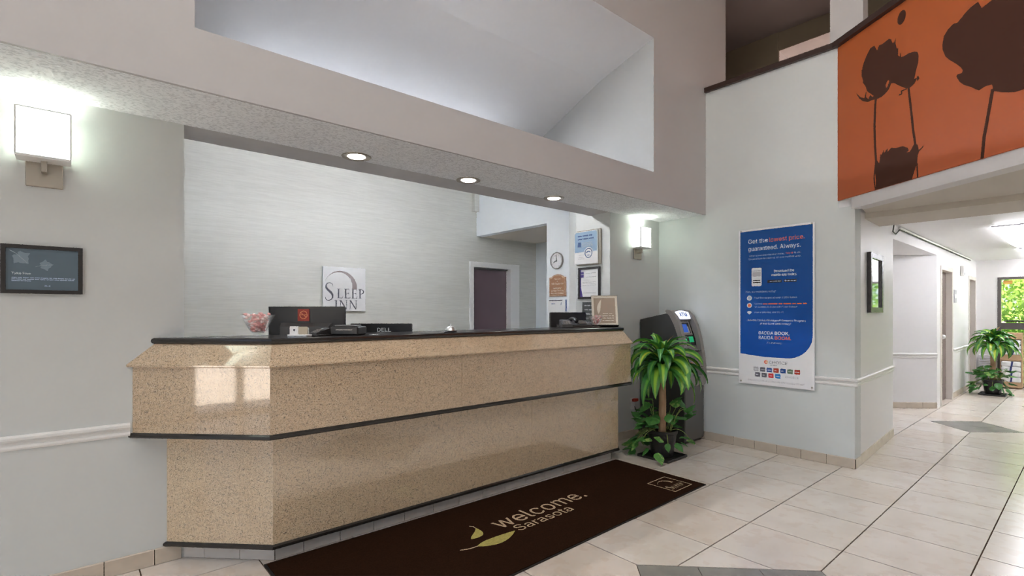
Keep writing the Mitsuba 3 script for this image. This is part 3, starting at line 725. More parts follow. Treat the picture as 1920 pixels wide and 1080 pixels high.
# ------------------------------------------------------------------ serif lettering of the hotel sign
def serif(ch, h):
    """(polygon, width) of a Roman capital h tall."""
    t, n, s = .13 * h, .045 * h, .035 * h
    P = []
    ser = lambda x, y, w: sbox(x - w, y, x + w, y + s)
    if ch == 'I':
        w = .34 * h
        P = [sbox(w / 2 - t / 2, 0, w / 2 + t / 2, h), ser(w / 2, 0, .16 * h), ser(w / 2, h - s, .16 * h)]
    elif ch in 'LE':
        w = (.60 if ch == 'L' else .62) * h
        x = .14 * h
        P = [sbox(x, 0, x + t, h), ser(x + t / 2, h - s, .14 * h), ser(x + t / 2, 0, .14 * h), sbox(x, 0, w, n), Polygon([(w - .03 * h, 0), (w, 0), (w + .03 * h, .22 * h), (w + .01 * h, .22 * h)])]
        if ch == 'E':
            P += [sbox(x, h - n, w - .04 * h, h), sbox(x, h * .5, w - .10 * h, h * .5 + n), sbox(w - .07 * h, h * .82, w - .04 * h, h), sbox(w - .12 * h, h * .42, w - .09 * h, h * .62)]
    elif ch == 'P':
        w = .62 * h
        x = .14 * h
        bowl = affinity.scale(Point(x + t, .73 * h).buffer(1, 24), .36 * h, .27 * h).difference(affinity.scale(Point(x + t, .73 * h).buffer(1, 24), .25 * h, .225 * h))
        P = [sbox(x, 0, x + t, h), ser(x + t / 2, 0, .15 * h), ser(x, h - s, .10 * h), bowl.intersection(sbox(x + t / 2, 0, 2 * h, 2 * h))]
    elif ch == 'N':
        w = .86 * h
        P = [sbox(.12 * h, 0, .12 * h + n, h), sbox(w - .14 * h, 0, w - .14 * h + n, h), Polygon([(.08 * h, h), (.22 * h, h), (w - .10 * h, 0), (w - .20 * h, 0)]), ser(.14 * h, 0, .11 * h), ser(.10 * h, h - s, .09 * h), ser(w - .12 * h, h - s, .11 * h)]
    elif ch == 'S':
        w = .50 * h
        c = np.array([(.44, .80), (.42, .92), (.30, .985), (.16, .96), (.075, .85), (.09, .70), (.20, .58), (.33, .47), (.43, .34), (.44, .20), (.36, .07), (.22, .015), (.09, .05), (.03, .20)]) * h
        P = []
        wd = [.012, .014, .02, .024, .035, .05, .06, .06, .05, .036, .026, .02, .018, .012]
        for i in range(len(c) - 1):
            P.append(shapely.union(Point(c[i]).buffer(wd[i] * h), Point(c[i + 1]).buffer(wd[i + 1] * h)).convex_hull)
    return shapely.union_all(P), w


def serif_word(word, h, x, y, gap=.10):
    out = []
    for ch in word:
        p, w = serif(ch, h)
        out.append(affinity.translate(p, x, y))
        x += w + gap * h
    return shapely.union_all(out), x - gap * h


def hotel_logo():
    """The crescent over two words, in a unit square: (crescent, words)."""
    th = np.linspace(math.radians(158), math.radians(-4), 40)
    o = [(.40 + .385 * math.cos(a) * 1.0, .53 + .385 * math.sin(a)) for a in th]
    th2 = np.linspace(math.radians(-4), math.radians(158), 40)
    i_ = []
    for a in th2:
        s = (math.radians(158) - a) / math.radians(162)
        r = .385 - .115 * s ** 1.3
        i_.append((.40 + r * math.cos(a), .53 + r * math.sin(a)))
    cres = Polygon(o + i_).buffer(0)
    big, w = serif('S', .41)
    S = affinity.translate(big, .035, .235)
    w1_, e1 = serif_word('LEEP', .215, .0, .0)
    w1_ = affinity.translate(affinity.scale(w1_, .66 / e1, 1, origin=(0, 0)), .30, .295)
    w2_, e2 = serif_word('INN', .205, .0, .0)
    w2_ = affinity.translate(affinity.scale(w2_, .54 / e2, 1, origin=(0, 0)), .255, .045)
    return cres, shapely.union_all([S, w1_, w2_])


CRES, WORDS = hotel_logo()
k = thing('hotel_sign', 'square white SLEEP INN sign with a grey crescent on the grasscloth wall', 'sign')
fs_ = Frame((XO + .012, 2.352, 1.352), (0, 1, 0))
S_ = .557
add(k + '__panel', fs_.box(0, S_, 0, S_, 0, .03, .003), 'sign_white')
add(k + '__panel__crescent', fs_.flat(affinity.scale(CRES, S_, S_, origin=(0, 0)), .0295, .032), 'ink_mauve')
add(k + '__panel__lettering', fs_.flat(affinity.scale(WORDS, S_, S_, origin=(0, 0)), .0295, .032), 'ink_slate')

# ------------------------------------------------------------------ slate picture on the left wall
k = thing('framed_picture', 'black framed slate blue picture with leaves and the words Take Five on the left wall', 'picture')
fp = Frame((XL, -.243, 1.427), (0, 1, 0))
PW, PH = .286, .226
add(k + '__frame', fp.flat(ring(PW, PH, .017), 0, .018), 'frame_black')
add(k + '__print', fp.box(.015, PW - .015, .015, PH - .015, .002, .009), 'picture_slate')


def maple(cx, cy, s, rot):
    r = [1.0, .72, .70, .62, .95, .66, .60, .70, .62, .30, .62, .70, .60, .66, .95, .62, .70, .72]
    pts = [(s * q * math.cos(2 * math.pi * i / 18), s * q * math.sin(2 * math.pi * i / 18)) for i, q in enumerate(r)]
    leaf = Polygon(pts).buffer(0).buffer(-.02 * s).buffer(.03 * s)
    st = LineString([(s * .8, 0), (0, 0), (-s * .55, 0), (-s * 1.15, -.15 * s)]).buffer(.03 * s)
    g = affinity.translate(affinity.rotate(leaf, rot, origin=(0, 0)), cx, cy)
    v = affinity.translate(affinity.rotate(st, rot, origin=(0, 0)), cx, cy)
    return g, v


clipp = sbox(.016, .016, PW - .016, PH - .016)
for cx, cy, s, rot in ((.066, .168, .040, -48), (.150, .135, .030, 8)):
    g, v = maple(cx, cy, s, rot)
    add(k + '__print__leaf', fp.flat(g.intersection(clipp), .0088, .0095), 'picture_leaf')
    add(k + '__print__vein', fp.flat(v.intersection(clipp), .0092, .0100), 'picture_vein')
add(k + '__print__title', fp(text('Take Five', .0105, .036, .088, .0089, width=.064, depth=.0008)), 'ink_white')
add(k + '__print__small_print', fp(cat([bars(.036, e, .072 - .0075 * i, .0055, 50 + i, .0089) for i, e in ((0, .258), (1, .254), (2, .108))], bars(.148, .168, .035, .006, 57, .0089))), 'ink_pale')

# ------------------------------------------------------------------ plaques by the desk
k = thing('award_plaque', 'blue and white plaque with a round seal on the narrow wall', 'plaque')
fa = Frame((-3.742, 4.17, 1.853), (1, 0, 0))
add(k + '__backing', fa.box(.03, .355, -.012, .362, 0, .018, .003), 'nickel')
add(k + '__sheet', fa.box(0, .325, 0, .350, .020, .028, .002), 'sign_white')
add(k + '__blue_field', fa.box(.008, .317, .13, .344, .0275, .0288), 'plaque_blue')
add(k + '__print', cat(fa(bars(.05, .25, .295, .022, 60, .0285)), fa(bars(.05, .27, .262, .020, 61, .0285)), fa.box(.05, .095, .185, .235, .0285, .0295)), 'plaque_deep')
add(k + '__small_print', cat([fa(bars(.11, .255, .225 - .014 * i, .008, 63 + i, .0285)) for i in range(4)], [fa(bars(.06, .14, .095 - .02 * i, .008, 70 + i, .0277)) for i in range(3)]), 'ink_grey')
seal = Point(.20, .115).buffer(.062, 24)
add(k + '__seal', fa.flat(seal, .0285, .0296), 'sign_white')
add(k + '__seal_print', fa.flat(shapely.union_all([seal.buffer(-.010).difference(seal.buffer(-.018)), Polygon([(.165, .12), (.20, .142), (.235, .12), (.22, .118), (.20, .128), (.18, .118)]), sbox(.18, .088, .22, .094)]), .0294, .0302), 'plaque_deep')
for x, y in ((.016, .336), (.309, .336), (.016, .014), (.309, .014)):
    add(k + '__standoff', fa(lathe([(.006, .0), (.006, .004), (.0005, .005)], 12, (x, y, .0285))), 'chrome', True)
k = thing('certificate', 'framed white certificate with a purple edge below the blue plaque', 'certificate')
fc = Frame((-3.70, 4.17, 1.481), (1, 0, 0))
add(k + '__frame', fc.flat(ring(.298, .337, .022), 0, .018), 'frame_black')
add(k + '__sheet', fc.box(.02, .278, .02, .317, .002, .008), 'sign_white')
add(k + '__purple_edge', fc.flat(shapely.union_all([Polygon([(.022, .022), (.062, .022), (.036, .12), (.034, .317), (.022, .317)]), sbox(.034, .23, .075, .262), sbox(.034, .268, .075, .29)]), .0078, .009), 'purple')
add(k + '__print', cat([fc(bars(.10, .25, .270 - .04 * i, .010, 80 + i, .0078)) for i in range(2)], [fc(bars(.06, .245, .175 - .016 * i, .008, 83 + i, .0078)) for i in range(3)], fc(bars(.07, .24, .06, .010, 89, .0078))), 'ink_grey')
k = thing('notice_board', 'small dark board with rows of pale lettering below the certificate', 'sign')
fn = Frame((-3.645, 4.17, 1.19), (1, 0, 0))
add(k + '__board', fn.box(0, .20, 0, .258, 0, .012, .002), 'dark_metal')
add(k + '__lettering', cat([fn(bars(.03, .17, .215 - .045 * i, .018, 91 + i, .0118)) for i in range(5)]), 'ink_grey')
# things on the partition
fk = Frame((-4.587, YP, 2.004), (1, 0, 0))
k = thing('wall_clock', 'round white wall clock with a grey rim on the partition behind the desk', 'clock')
add(k + '__rim', fk(lathe([(.098, .018), (.100, .024), (.106, .025), (.110, .016), (.110, 0), (.0, 0)], 40)), 'atm_grey', True)
add(k + '__face', fk(lathe([(.0005, .014), (.098, .014)], 40)), 'sign_white')
add(k + '__hand', cat(fk.flat(affinity.rotate(sbox(-.004, -.015, .004, .075), 8, origin=(0, 0)), .016, .018)), 'frame_black')
add(k + '__hand', cat(fk.flat(affinity.rotate(sbox(-.005, -.012, .005, .055), 112, origin=(0, 0)), .0165, .019)), 'frame_black')
add(k + '__numerals', fk(cat([text(str(i or 12), .014, .080 * math.sin(i * math.pi / 6), .080 * math.cos(i * math.pi / 6) - .007, .0138, 'c') for i in range(12)])), 'ink_slate')
k = thing('smoking_notice', 'brown notice with an arched top and pale lettering below the wall clock', 'sign')
fo = Frame((-4.722, YP, 1.545), (1, 0, 0))
ol = shapely.union_all([sbox(0, 0, .292, .245), affinity.scale(Point(.146, .225).buffer(1, 24), .115, .056)])
add(k + '__panel', fo.flat(ol, 0, .012), 'sign_brown')
add(k + '__border', fo.flat(ol.buffer(-.008).difference(ol.buffer(-.013)), .0118, .0132), 'print_cream')
tl_ = [('We Are', .214, .105), ('A', .186, .018), ('100% Smoke-Free', .152, .22), ('Designated', .095, .14), ('Outdoor Smoking', .062, .225), ('Areas are Available', .030, .235)]
add(k + '__lettering', fo(cat([text(s, .021, .146, y, .0118, 'c', True, width=w) for s, y, w in tl_])), 'print_cream')
k = thing('wall_calendar', 'white paper calendar sheets hanging below the brown notice', 'calendar')
fl_ = Frame((-4.752, YP, 1.10), (1, 0, 0))
add(k + '__sheet', fl_.box(0, .335, 0, .40, 0, .006, .001), 'white_card')
add(k + '__binding', fl_.box(.02, .26, .385, .40, .003, .010, .002), 'ink_slate')
add(k + '__print', cat(fl_(bars(.06, .13, .345, .014, 99, .0058)), fl_.box(.235, .24, .33, .365, .0058, .0066), fl_.box(.318, .334, .25, .40, .0058, .009)), 'ink_navy')

# ------------------------------------------------------------------ doors
k = thing('door_1', 'dark plum office door in a white frame behind the desk', None, kind='structure')
Y0, Y1, ZD = 4.682, 5.442, 2.045
add(k + '__frame', cat(bx(XO - .15, XO + .018, Y0 - .072, Y0 + .008, 0, ZD + .075, .004), bx(XO - .15, XO + .018, Y1 - .008, Y1 + .185, 0, ZD + .075, .004), bx(XO - .15, XO + .018, Y0, Y1, ZD - .008, ZD + .075, .004)), 'trim_paint')
add(k + '__leaf', bx(XO - .14, XO - .095, Y0 + .003, Y1 - .003, .01, ZD - .004, .002), 'door_purple')
add(k + '__stop', cat(bx(XO - .094, XO - .075, Y0, Y0 + .012, 0, ZD), bx(XO - .094, XO - .06, Y0, Y1, ZD - .03, ZD - .006)), 'grey_plastic')
add(k + '__handle', cat(bx(XO - .096, XO - .06, Y1 - .09, Y1 - .07, .98, 1.0, .003), bx(XO - .07, XO - .055, Y1 - .17, Y1 - .07, .98, 1.0, .003)), 'nickel')


def hall_door(name, label, y0, y1, zd, knob):
    k = thing(name, label, None, kind='structure')
    x = xh(y0)
    a = lambda *q: bx(*q, .003)
    add(k + '__frame', cat(a(x - .16, x + .012, y0 - .05, y0 + .012, 0, zd + .05), a(x - .16, x + .008, y1 - .012, y1 + .05, 0, zd + .05), a(x - .16, x + .012, y0, y1, zd - .012, zd + .05)), 'jamb_beige')
    add(k + '__leaf', bx(x - .115, x - .07, y0 + .003, y1 - .003, .008, zd - .003, .002), 'door_hall')
    if knob:
        add(k + '__handle', cat(trimesh.creation.icosphere(2, .033).apply_translation((x + .004, y0 + .12, .985)), tube([(x - .071, y0 + .12, .985), (x - .01, y0 + .12, .985)], .011, 10)), 'chrome', True)


hall_door('door_2', 'nearer recessed corridor door with a beige frame and a metal knob', D1[0], D1[1], 1.96, True)
hall_door('door_3', 'farther recessed corridor door with a beige frame', D2[0], D2[1], 1.93, False)
k = thing('door_4', 'glass entrance door in a bronze frame at the end of the corridor', None, kind='structure')
XE = .75
yq = YE + .05
add(k + '__frame', cat([bx(x - .022, x + .022, YE - .01, YE + .10, 0, 1.975) for x in (XD + .02, -.2, XE - .02)], bx(XD, XE, YE - .01, YE + .10, 1.935, 1.975), bx(XD, XE, YE - .008, YE + .09, 1.03, 1.145), bx(XD, XE, YE - .005, YE + .09, 0, .07)), 'bronze_frame')
for a, b in ((XD + .042, -.222), (-.178, XE - .042)):
    for z0, z1 in ((.07, 1.03), (1.145, 1.935)):
        add(k + '__pane', trimesh.Trimesh([(a, yq, z0), (b, yq, z0), (b, yq, z1), (a, yq, z1)], [(0, 1, 2), (0, 2, 3)], process=False), 'pane_glass')
add(k + '__push_bar', cat(tube([(XD + .10, YE - .06, 1.18), (-.3, YE - .06, 1.18)], .014, 8), tube([(XD + .10, YE, 1.18), (XD + .10, YE - .06, 1.18)], .012, 8)), 'black_plastic')
kk = add(k + '__sticker', bx(XD + .07, XD + .19, yq - .004, yq - .002, 1.85, 1.915), 'ink_gold')
labels[kk] = {'label': 'yellow sticker on the glass'}

# ------------------------------------------------------------------ fittings of the corridor
k = thing('wall_mirror', 'narrow black framed mirror on the return wall', 'mirror')
f_ = lambda y: -1.365 - (y - 5.06) * .0577
fr = Frame((f_(5.50) + .002, 5.50, 1.335), (-.0577, 1, 0))
add(k + '__frame', fr.flat(ring(.53, .555, .05), 0, .03), 'frame_black')
add(k + '__glass', fr.box(.048, .482, .048, .507, .004, .014), 'mirror')
k = thing('cable_raceway', 'thin white cable raceway along the top of the corridor wall', 'raceway')
add(k + '__channel', hull([(xh(y) + o, y, z) for y in (6.95, 12.0) for o in (.001, .02) for z in (2.260, 2.283)]), 'trim_paint')
add(k + '__cable', tube([(-1.405, 6.50, 2.262), (-1.415, 6.55, 2.260), (-1.44, 6.62, 2.20), (-1.445, 6.76, 2.185), (-1.45, 6.95, 2.255), (-1.452, 7.2, 2.256), (-1.49, 12.0, 2.253)], .006, 6), 'black_plastic')
k = thing('room_sign', 'small grey sign plate beside the nearer corridor door', 'sign')
add(k + '__plate', bx(xh(10.5) + .001, xh(10.5) + .012, 10.42, 10.60, 1.49, 1.69, .002), 'ink_grey')
add(k + '__border', bx(xh(10.5) + .011, xh(10.5) + .014, 10.45, 10.57, 1.56, 1.62), 'white_card')
k = thing('alarm_box', 'small white alarm box high on the corridor wall', 'alarm')
add(k + '__cover', bx(xh(11) + .001, xh(11) + .05, 11.0, 11.12, 1.93, 2.10, .008), 'trim_paint')
add(k + '__grille', bx(xh(11) + .049, xh(11) + .054, 11.02, 11.10, 1.95, 1.99, .001), 'ink_grey')
k = thing('wall_heater', 'white louvred heater at the foot of the corridor end wall', 'heater')
add(k + '__case', bx(-1.47, XD - .02, YE - .09, YE, .03, .56, .008), 'white_card')
for i in range(9):
    add(k + '__louvre', hull([(x, YE - .09 - q, .09 + i * .05 + z) for x in (-1.45, XD - .04) for q, z in ((0, .0), (.014, 0), (.014, .008), (0, .03))]), 'ink_grey')
for j, (z, n) in enumerate(((.02, 4), (.50, 3))):
    k = thing('carton', ('lower' if j == 0 else 'upper') + ' open cardboard carton of white linen by the glass door', 'carton')
    x0, x1, y0, y1, h = XD + .065, XD + .34, YE - .36, YE - .04, .475
    add(k + '__shell', cat(bx(x0, x1, y0, y1, z, z + .095), bx(x0, x1, y1 - .01, y1, z, z + h), bx(x0, x0 + .008, y0, y1, z, z + h), bx(x1 - .008, x1, y0, y1, z, z + h), bx(x0, x1, y0, y1, z + h - .10 * j - .01, z + h)), 'cardboard')
    for i in range(n):
        zz = z + .096 + i * (.365 / n if j == 0 else .26 / n)
        hh = (.365 if j == 0 else .26) / n - .004
        kk = thing('linen_bundle', f'folded white linen bundle with a navy band, {["bottom", "second from the bottom", "third from the bottom", "top"][i if i < n - 1 else 3]} in the {"lower" if j == 0 else "upper"} carton', 'linen', 'linen bundles in the cartons')
        add(kk + '__cloth', bx(x0 + .012, x1 - .012, y0 - .012, y1 - .02, zz, zz + hh, .012), 'linen')
        xb = (x0 + x1) / 2 + .02 * math.sin(3 * i + j)
        add(kk + '__band', hull([(xb - .012 + .01 * q, y0 - .016, zz + q * hh) for q in (0, 1)] + [(xb + .012 + .01 * q, y0 - .016, zz + q * hh) for q in (0, 1)] + [(xb, y0 - .010, zz + q * hh) for q in (0, 1)]), 'navy_band')

# ------------------------------------------------------------------ welcome mat
k = thing('welcome_mat', 'long dark brown welcome mat lying in front of the reception desk', 'mat')
mp = [(-2.890, .765), (-1.915, .765), (-2.005, 3.725), (-2.885, 3.735)]
mp = [(-2.895, .77), (-1.925, .77), (-1.995, 3.722), (-2.872, 3.737)]
add(k + '__border', prism(Polygon(mp).buffer(-.004).buffer(.004), .0005, .005), 'mat_rubber')
add(k + '__pile', prism(Polygon(mp).buffer(-.012, join_style=2), .004, .009), 'mat_pile')
fw = Frame((-2.36, 2.045, .0), (-.02, 1, 0), (-1, -.02, 0))
add(k + '__lettering', fw(cat(text('welcome.', .135, -.045, .05, .0087, width=.83, depth=.0012))), 'mat_cream')
add(k + '__small_lettering', fw(text('Sarasota', .080, .02, -.052, .0087, width=.50, depth=.0012)), 'mat_cream')


def leaf_outline(L, W, bend):
    t = np.linspace(0, 1, 16)
    c = np.stack([L * t, bend * np.sin(math.pi * t)], 1)
    w = W * np.sin(math.pi * t ** .8) ** .9
    return Polygon(np.vstack([c + np.stack([0 * t, w], 1), (c - np.stack([0 * t, w], 1))[::-1]])).buffer(0)


lf1 = affinity.translate(affinity.rotate(leaf_outline(.30, .042, -.02), 2, origin=(0, 0)), -.30, -.04)
lf2 = affinity.translate(affinity.rotate(leaf_outline(.155, .030, -.028), 42, origin=(0, 0)), -.27, .055)
add(k + '__leaf_print', fw.flat(lf1, .0087, .0098), 'mat_olive')
add(k + '__leaf_print', fw.flat(lf2, .0087, .0098), 'mat_olive')
add(k + '__leaf_stalk', fw.flat(shapely.union_all([LineString([(-.29, -.04), (-.35, -.035), (-.40, -.015)]).buffer(.004), LineString([(-.16, .155), (-.155, .185), (-.17, .205)]).buffer(.003)]), .0087, .0098), 'mat_cream')
fq = Frame((-2.055, 3.385, 0), (-.02, 1, 0), (-1, -.02, 0))
q = .245
add(k + '__logo_print', fq.flat(shapely.union_all([ring(q, q, .007), affinity.scale(CRES, q * .8, q * .8, origin=(0, 0)).buffer(0)]).union(affinity.translate(affinity.scale(CRES, .01, .01, origin=(0, 0)), 0, 0)) if False else
    shapely.union_all([ring(q, q, .007), affinity.translate(affinity.scale(CRES, q * .8, q * .8, origin=(0, 0)), .03, .03), affinity.translate(affinity.scale(WORDS.intersection(sbox(0, .23, 1, 1)), q * .82, q * .75, origin=(0, 0)), .02, -.005)]), .0087, .0098), 'mat_cream')

# ------------------------------------------------------------------ cash machine
k = thing('cash_machine', 'grey and black cash machine with a lit ATM sign standing in the corner', 'cash machine')
AY0, AY1 = 4.665, 5.035


def side(poly, y0, y1):
    """Extrudes an outline given in (x, z) from y0 to y1."""
    m = prism(poly, 0, y1 - y0)
    m.apply_transform(np.array([[1, 0, 0, 0], [0, 0, -1, y1], [0, 1, 0, 0], [0, 0, 0, 1.0]]))
    return m


add(k + '__cabinet', side(Polygon([(-3.262, .02), (-2.745, .02), (-2.745, .62), (-2.76, .85), (-2.80, 1.05), (-2.86, 1.23), (-2.905, 1.335), (-3.262, 1.262)]), AY0 + .006, AY1 - .006), 'dark_metal')
add(k + '__vault_door', bx(-2.746, -2.724, AY0 + .004, AY1 - .004, .03, .575, .004), 'atm_base')
add(k + '__foot', bx(-3.25, -2.75, AY0 + .02, AY1 - .02, 0, .025), 'black_plastic')
front = [(-2.70, .64), (-2.70, .76), (-2.715, .90), (-2.745, 1.06), (-2.79, 1.21), (-2.835, 1.30), (-2.89, 1.356), (-2.93, 1.366)]
back = [(-2.955, 1.352), (-2.90, 1.30), (-2.845, 1.20), (-2.795, 1.06), (-2.765, .90), (-2.752, .76), (-2.752, .62)]
shell = [(-2.735, .566), (-2.712, .59)] + front + back + [(-2.75, .58)]
for y0, y1 in ((AY0 - .006, AY0 + .052), (AY1 - .052, AY1 + .006)):
    add(k + '__bezel', side(Polygon(shell).buffer(-.004).buffer(.004), y0, y1), 'atm_grey')
rec = [(x - .028, z) for x, z in front]
add(k + '__fascia', side(Polygon([(-2.735, .566), (-2.71, .60), (-2.703, .66), (-2.703, .84), (-2.745, .87), (-2.758, .90), (-2.776, .96), (-2.80, 1.02), (-2.822, 1.10), (-2.855, 1.20), (-2.870, 1.245), (-2.838, 1.262), (-2.86, 1.31), (-2.90, 1.352), (-2.93, 1.364), (-2.955, 1.352), (-2.93, 1.24), (-2.90, 1.15), (-2.85, 1.02), (-2.82, .90), (-2.78, .76), (-2.752, .62)]).buffer(0), AY0 + .05, AY1 - .05), 'atm_grey')


def on_slope(x0, z0, x1, z1, w):
    """A frame on the machine's front, x across from the left, y up the slope between two profile points."""
    up = np.array([x1 - x0, 0, z1 - z0])
    return Frame((x0, (AY0 + AY1) / 2 - w / 2, z0), (0, 1, 0), up), np.linalg.norm(up)


fs1, h1 = on_slope(-2.835, 1.268, -2.897, 1.352, .26)
fan = Polygon([(.03, .0), (.23, 0), (.262, .082), (.20, .098), (.13, .103), (.06, .098), (-.002, .082)])
add(k + '__sign', fs1.flat(fan, .002, .010), 'lamp_white', emitter=emit((.62, .70, 1.0), 1.8))
add(k + '__sign__lettering', fs1(text('ATM', .048, .13, .026, .0095, 'c', True, .002)), 'ink_navy')
fs2, h2 = on_slope(-2.822, 1.10, -2.872, 1.245, .22)
add(k + '__screen_frame', fs2.flat(ring(.22, .148, .016), .0, .012), 'atm_grey')
add(k + '__screen', fs2.box(.03, .19, .02, .128, .001, .006), 'ink_grey')
add(k + '__screen__picture', fs2.box(.062, .165, .03, .118, .0055, .0075), 'lamp_dark', emitter=emit((.03, .09, .42), 1.0))
fs3, h3 = on_slope(-2.797, 1.015, -2.820, 1.092, .26)
add(k + '__card_light', fs3.box(.03, .105, .018, .05, .001, .010, .002), 'lamp_dark', emitter=emit((.02, .70, .25), 1.0))
add(k + '__receipt_light', fs3.box(.155, .235, .01, .07, .001, .012, .002), 'lamp_dark', emitter=emit((.01, .40, .15), .8))
add(k + '__keypad', hull([(-2.776, AY0 + y, .955) for y in (.10, .28)] + [(-2.70, AY0 + y, .945) for y in (.11, .27)] + [(-2.70, AY0 + y, .935) for y in (.11, .27)] + [(-2.776, AY0 + y, .91) for y in (.10, .28)]), 'black_plastic')
for i in range(4):
    for j in range(4):
        add(k + '__keypad__key', bx(-2.765 + .016 * i, -2.753 + .016 * i, AY0 + .125 + .035 * j, AY0 + .150 + .035 * j, .953 - .002 * i, .960 - .002 * i, .001), 'atm_grey')
add(k + '__red_label', bx(-2.706, -2.701, AY0 + .06, AY0 + .10, .79, .83, .001), 'ink_red')
add(k + '__yellow_label', bx(-2.706, -2.701, AY0 + .245, AY0 + .31, .822, .838, .001), 'ink_gold')
add(k + '__seam', bx(-2.7035, -2.7015, AY0 + .05, AY1 - .05, .772, .777), 'black_plastic')
add(k + '__dispenser', cat(bx(-2.712, -2.698, AY0 + .12, AY0 + .30, .690, .702, .002), bx(-2.712, -2.698, AY0 + .12, AY0 + .30, .752, .762, .002), bx(-2.7035, -2.7005, AY0 + .13, AY0 + .29, .702, .752)), 'atm_base')
add(k + '__lock', bx(-2.7035, -2.699, AY0 + .205, AY0 + .25, .640, .675, .002), 'black_plastic')
k = thing('power_outlet', 'white wall outlet with a red plug left of the cash machine', 'outlet')
add(k + '__plate', bx(XL, XL + .008, 4.51, 4.585, .30, .42, .002), 'trim_paint')
add(k + '__plug', bx(XL + .008, XL + .045, 4.53, 4.60, .385, .415, .004), 'sticker_red')
add(k + '__cord', tube([(XL + .03, 4.55, .33), (XL + .05, 4.56, .27), (XL + .06, 4.58, .20), (XL + .05, 4.60, .10), (XL + .04, 4.62, .01)], .005, 6), 'black_plastic')


# ------------------------------------------------------------------ potted plants
def strap_leaf(o, az, el0, el1, L, W, fold=.25, twist=0.0, n=11):
    o = np.array(o, float)
    v, uv, f = [], [], []
    p = o.copy()
    side_ = np.array([-math.sin(az), math.cos(az), 0])
    for i in range(n + 1):
        t = i / n
        el = el0 + (el1 - el0) * t ** 1.15
        d = np.array([math.cos(az) * math.cos(el), math.sin(az) * math.cos(el), math.sin(el)])
        nn = np.cross(d, side_)
        tw = twist * t
        s2 = side_ * math.cos(tw) + nn * math.sin(tw)
        n2 = np.cross(d, s2)
        w = W * (min(1, .45 + 2.2 * t) * (1 - t ** 3.2) + .002)
        for q in (-1, -.5, 0, .5, 1):
            v.append(p + s2 * w * q - n2 * fold * w * (1 - abs(q)) * (-1 if True else 1) * -1)
            uv.append((.5 + .5 * q, t))
        p = p + d * L / n
    for i in range(n):
        for j in range(4):
            a = i * 5 + j
            f += [(a, a + 1, a + 6), (a, a + 6, a + 5)]
    return trimesh.Trimesh(v, f, process=False), np.array(uv)


HEART = [(0, 0), (.22, -.10), (.42, .02), (.50, .22), (.44, .46), (.28, .70), (.0, 1.0)]


def heart_leaf(o, az, tilt, s, roll=0.0):
    pts, f = [], []
    for x, y in HEART:
        for q in (-1, 0, 1):
            pts.append((q * x * s, y * s, -.12 * s * abs(q) * x * 2 - .18 * s * max(0, y - .4) ** 2 * 2 + (.06 * s if q == 0 else 0)))
    for i in range(len(HEART) - 1):
        for j in range(2):
            a = i * 3 + j
            f += [(a, a + 1, a + 4), (a, a + 4, a + 3)]
    m = trimesh.Trimesh(pts, f, process=False)
    m.apply_transform(trimesh.transformations.rotation_matrix(roll, (0, 1, 0)))
    m.apply_transform(trimesh.transformations.rotation_matrix(tilt, (1, 0, 0)))
    m.apply_transform(trimesh.transformations.rotation_matrix(az - math.pi / 2, (0, 0, 1)))
    m.apply_translation(o)
    return m


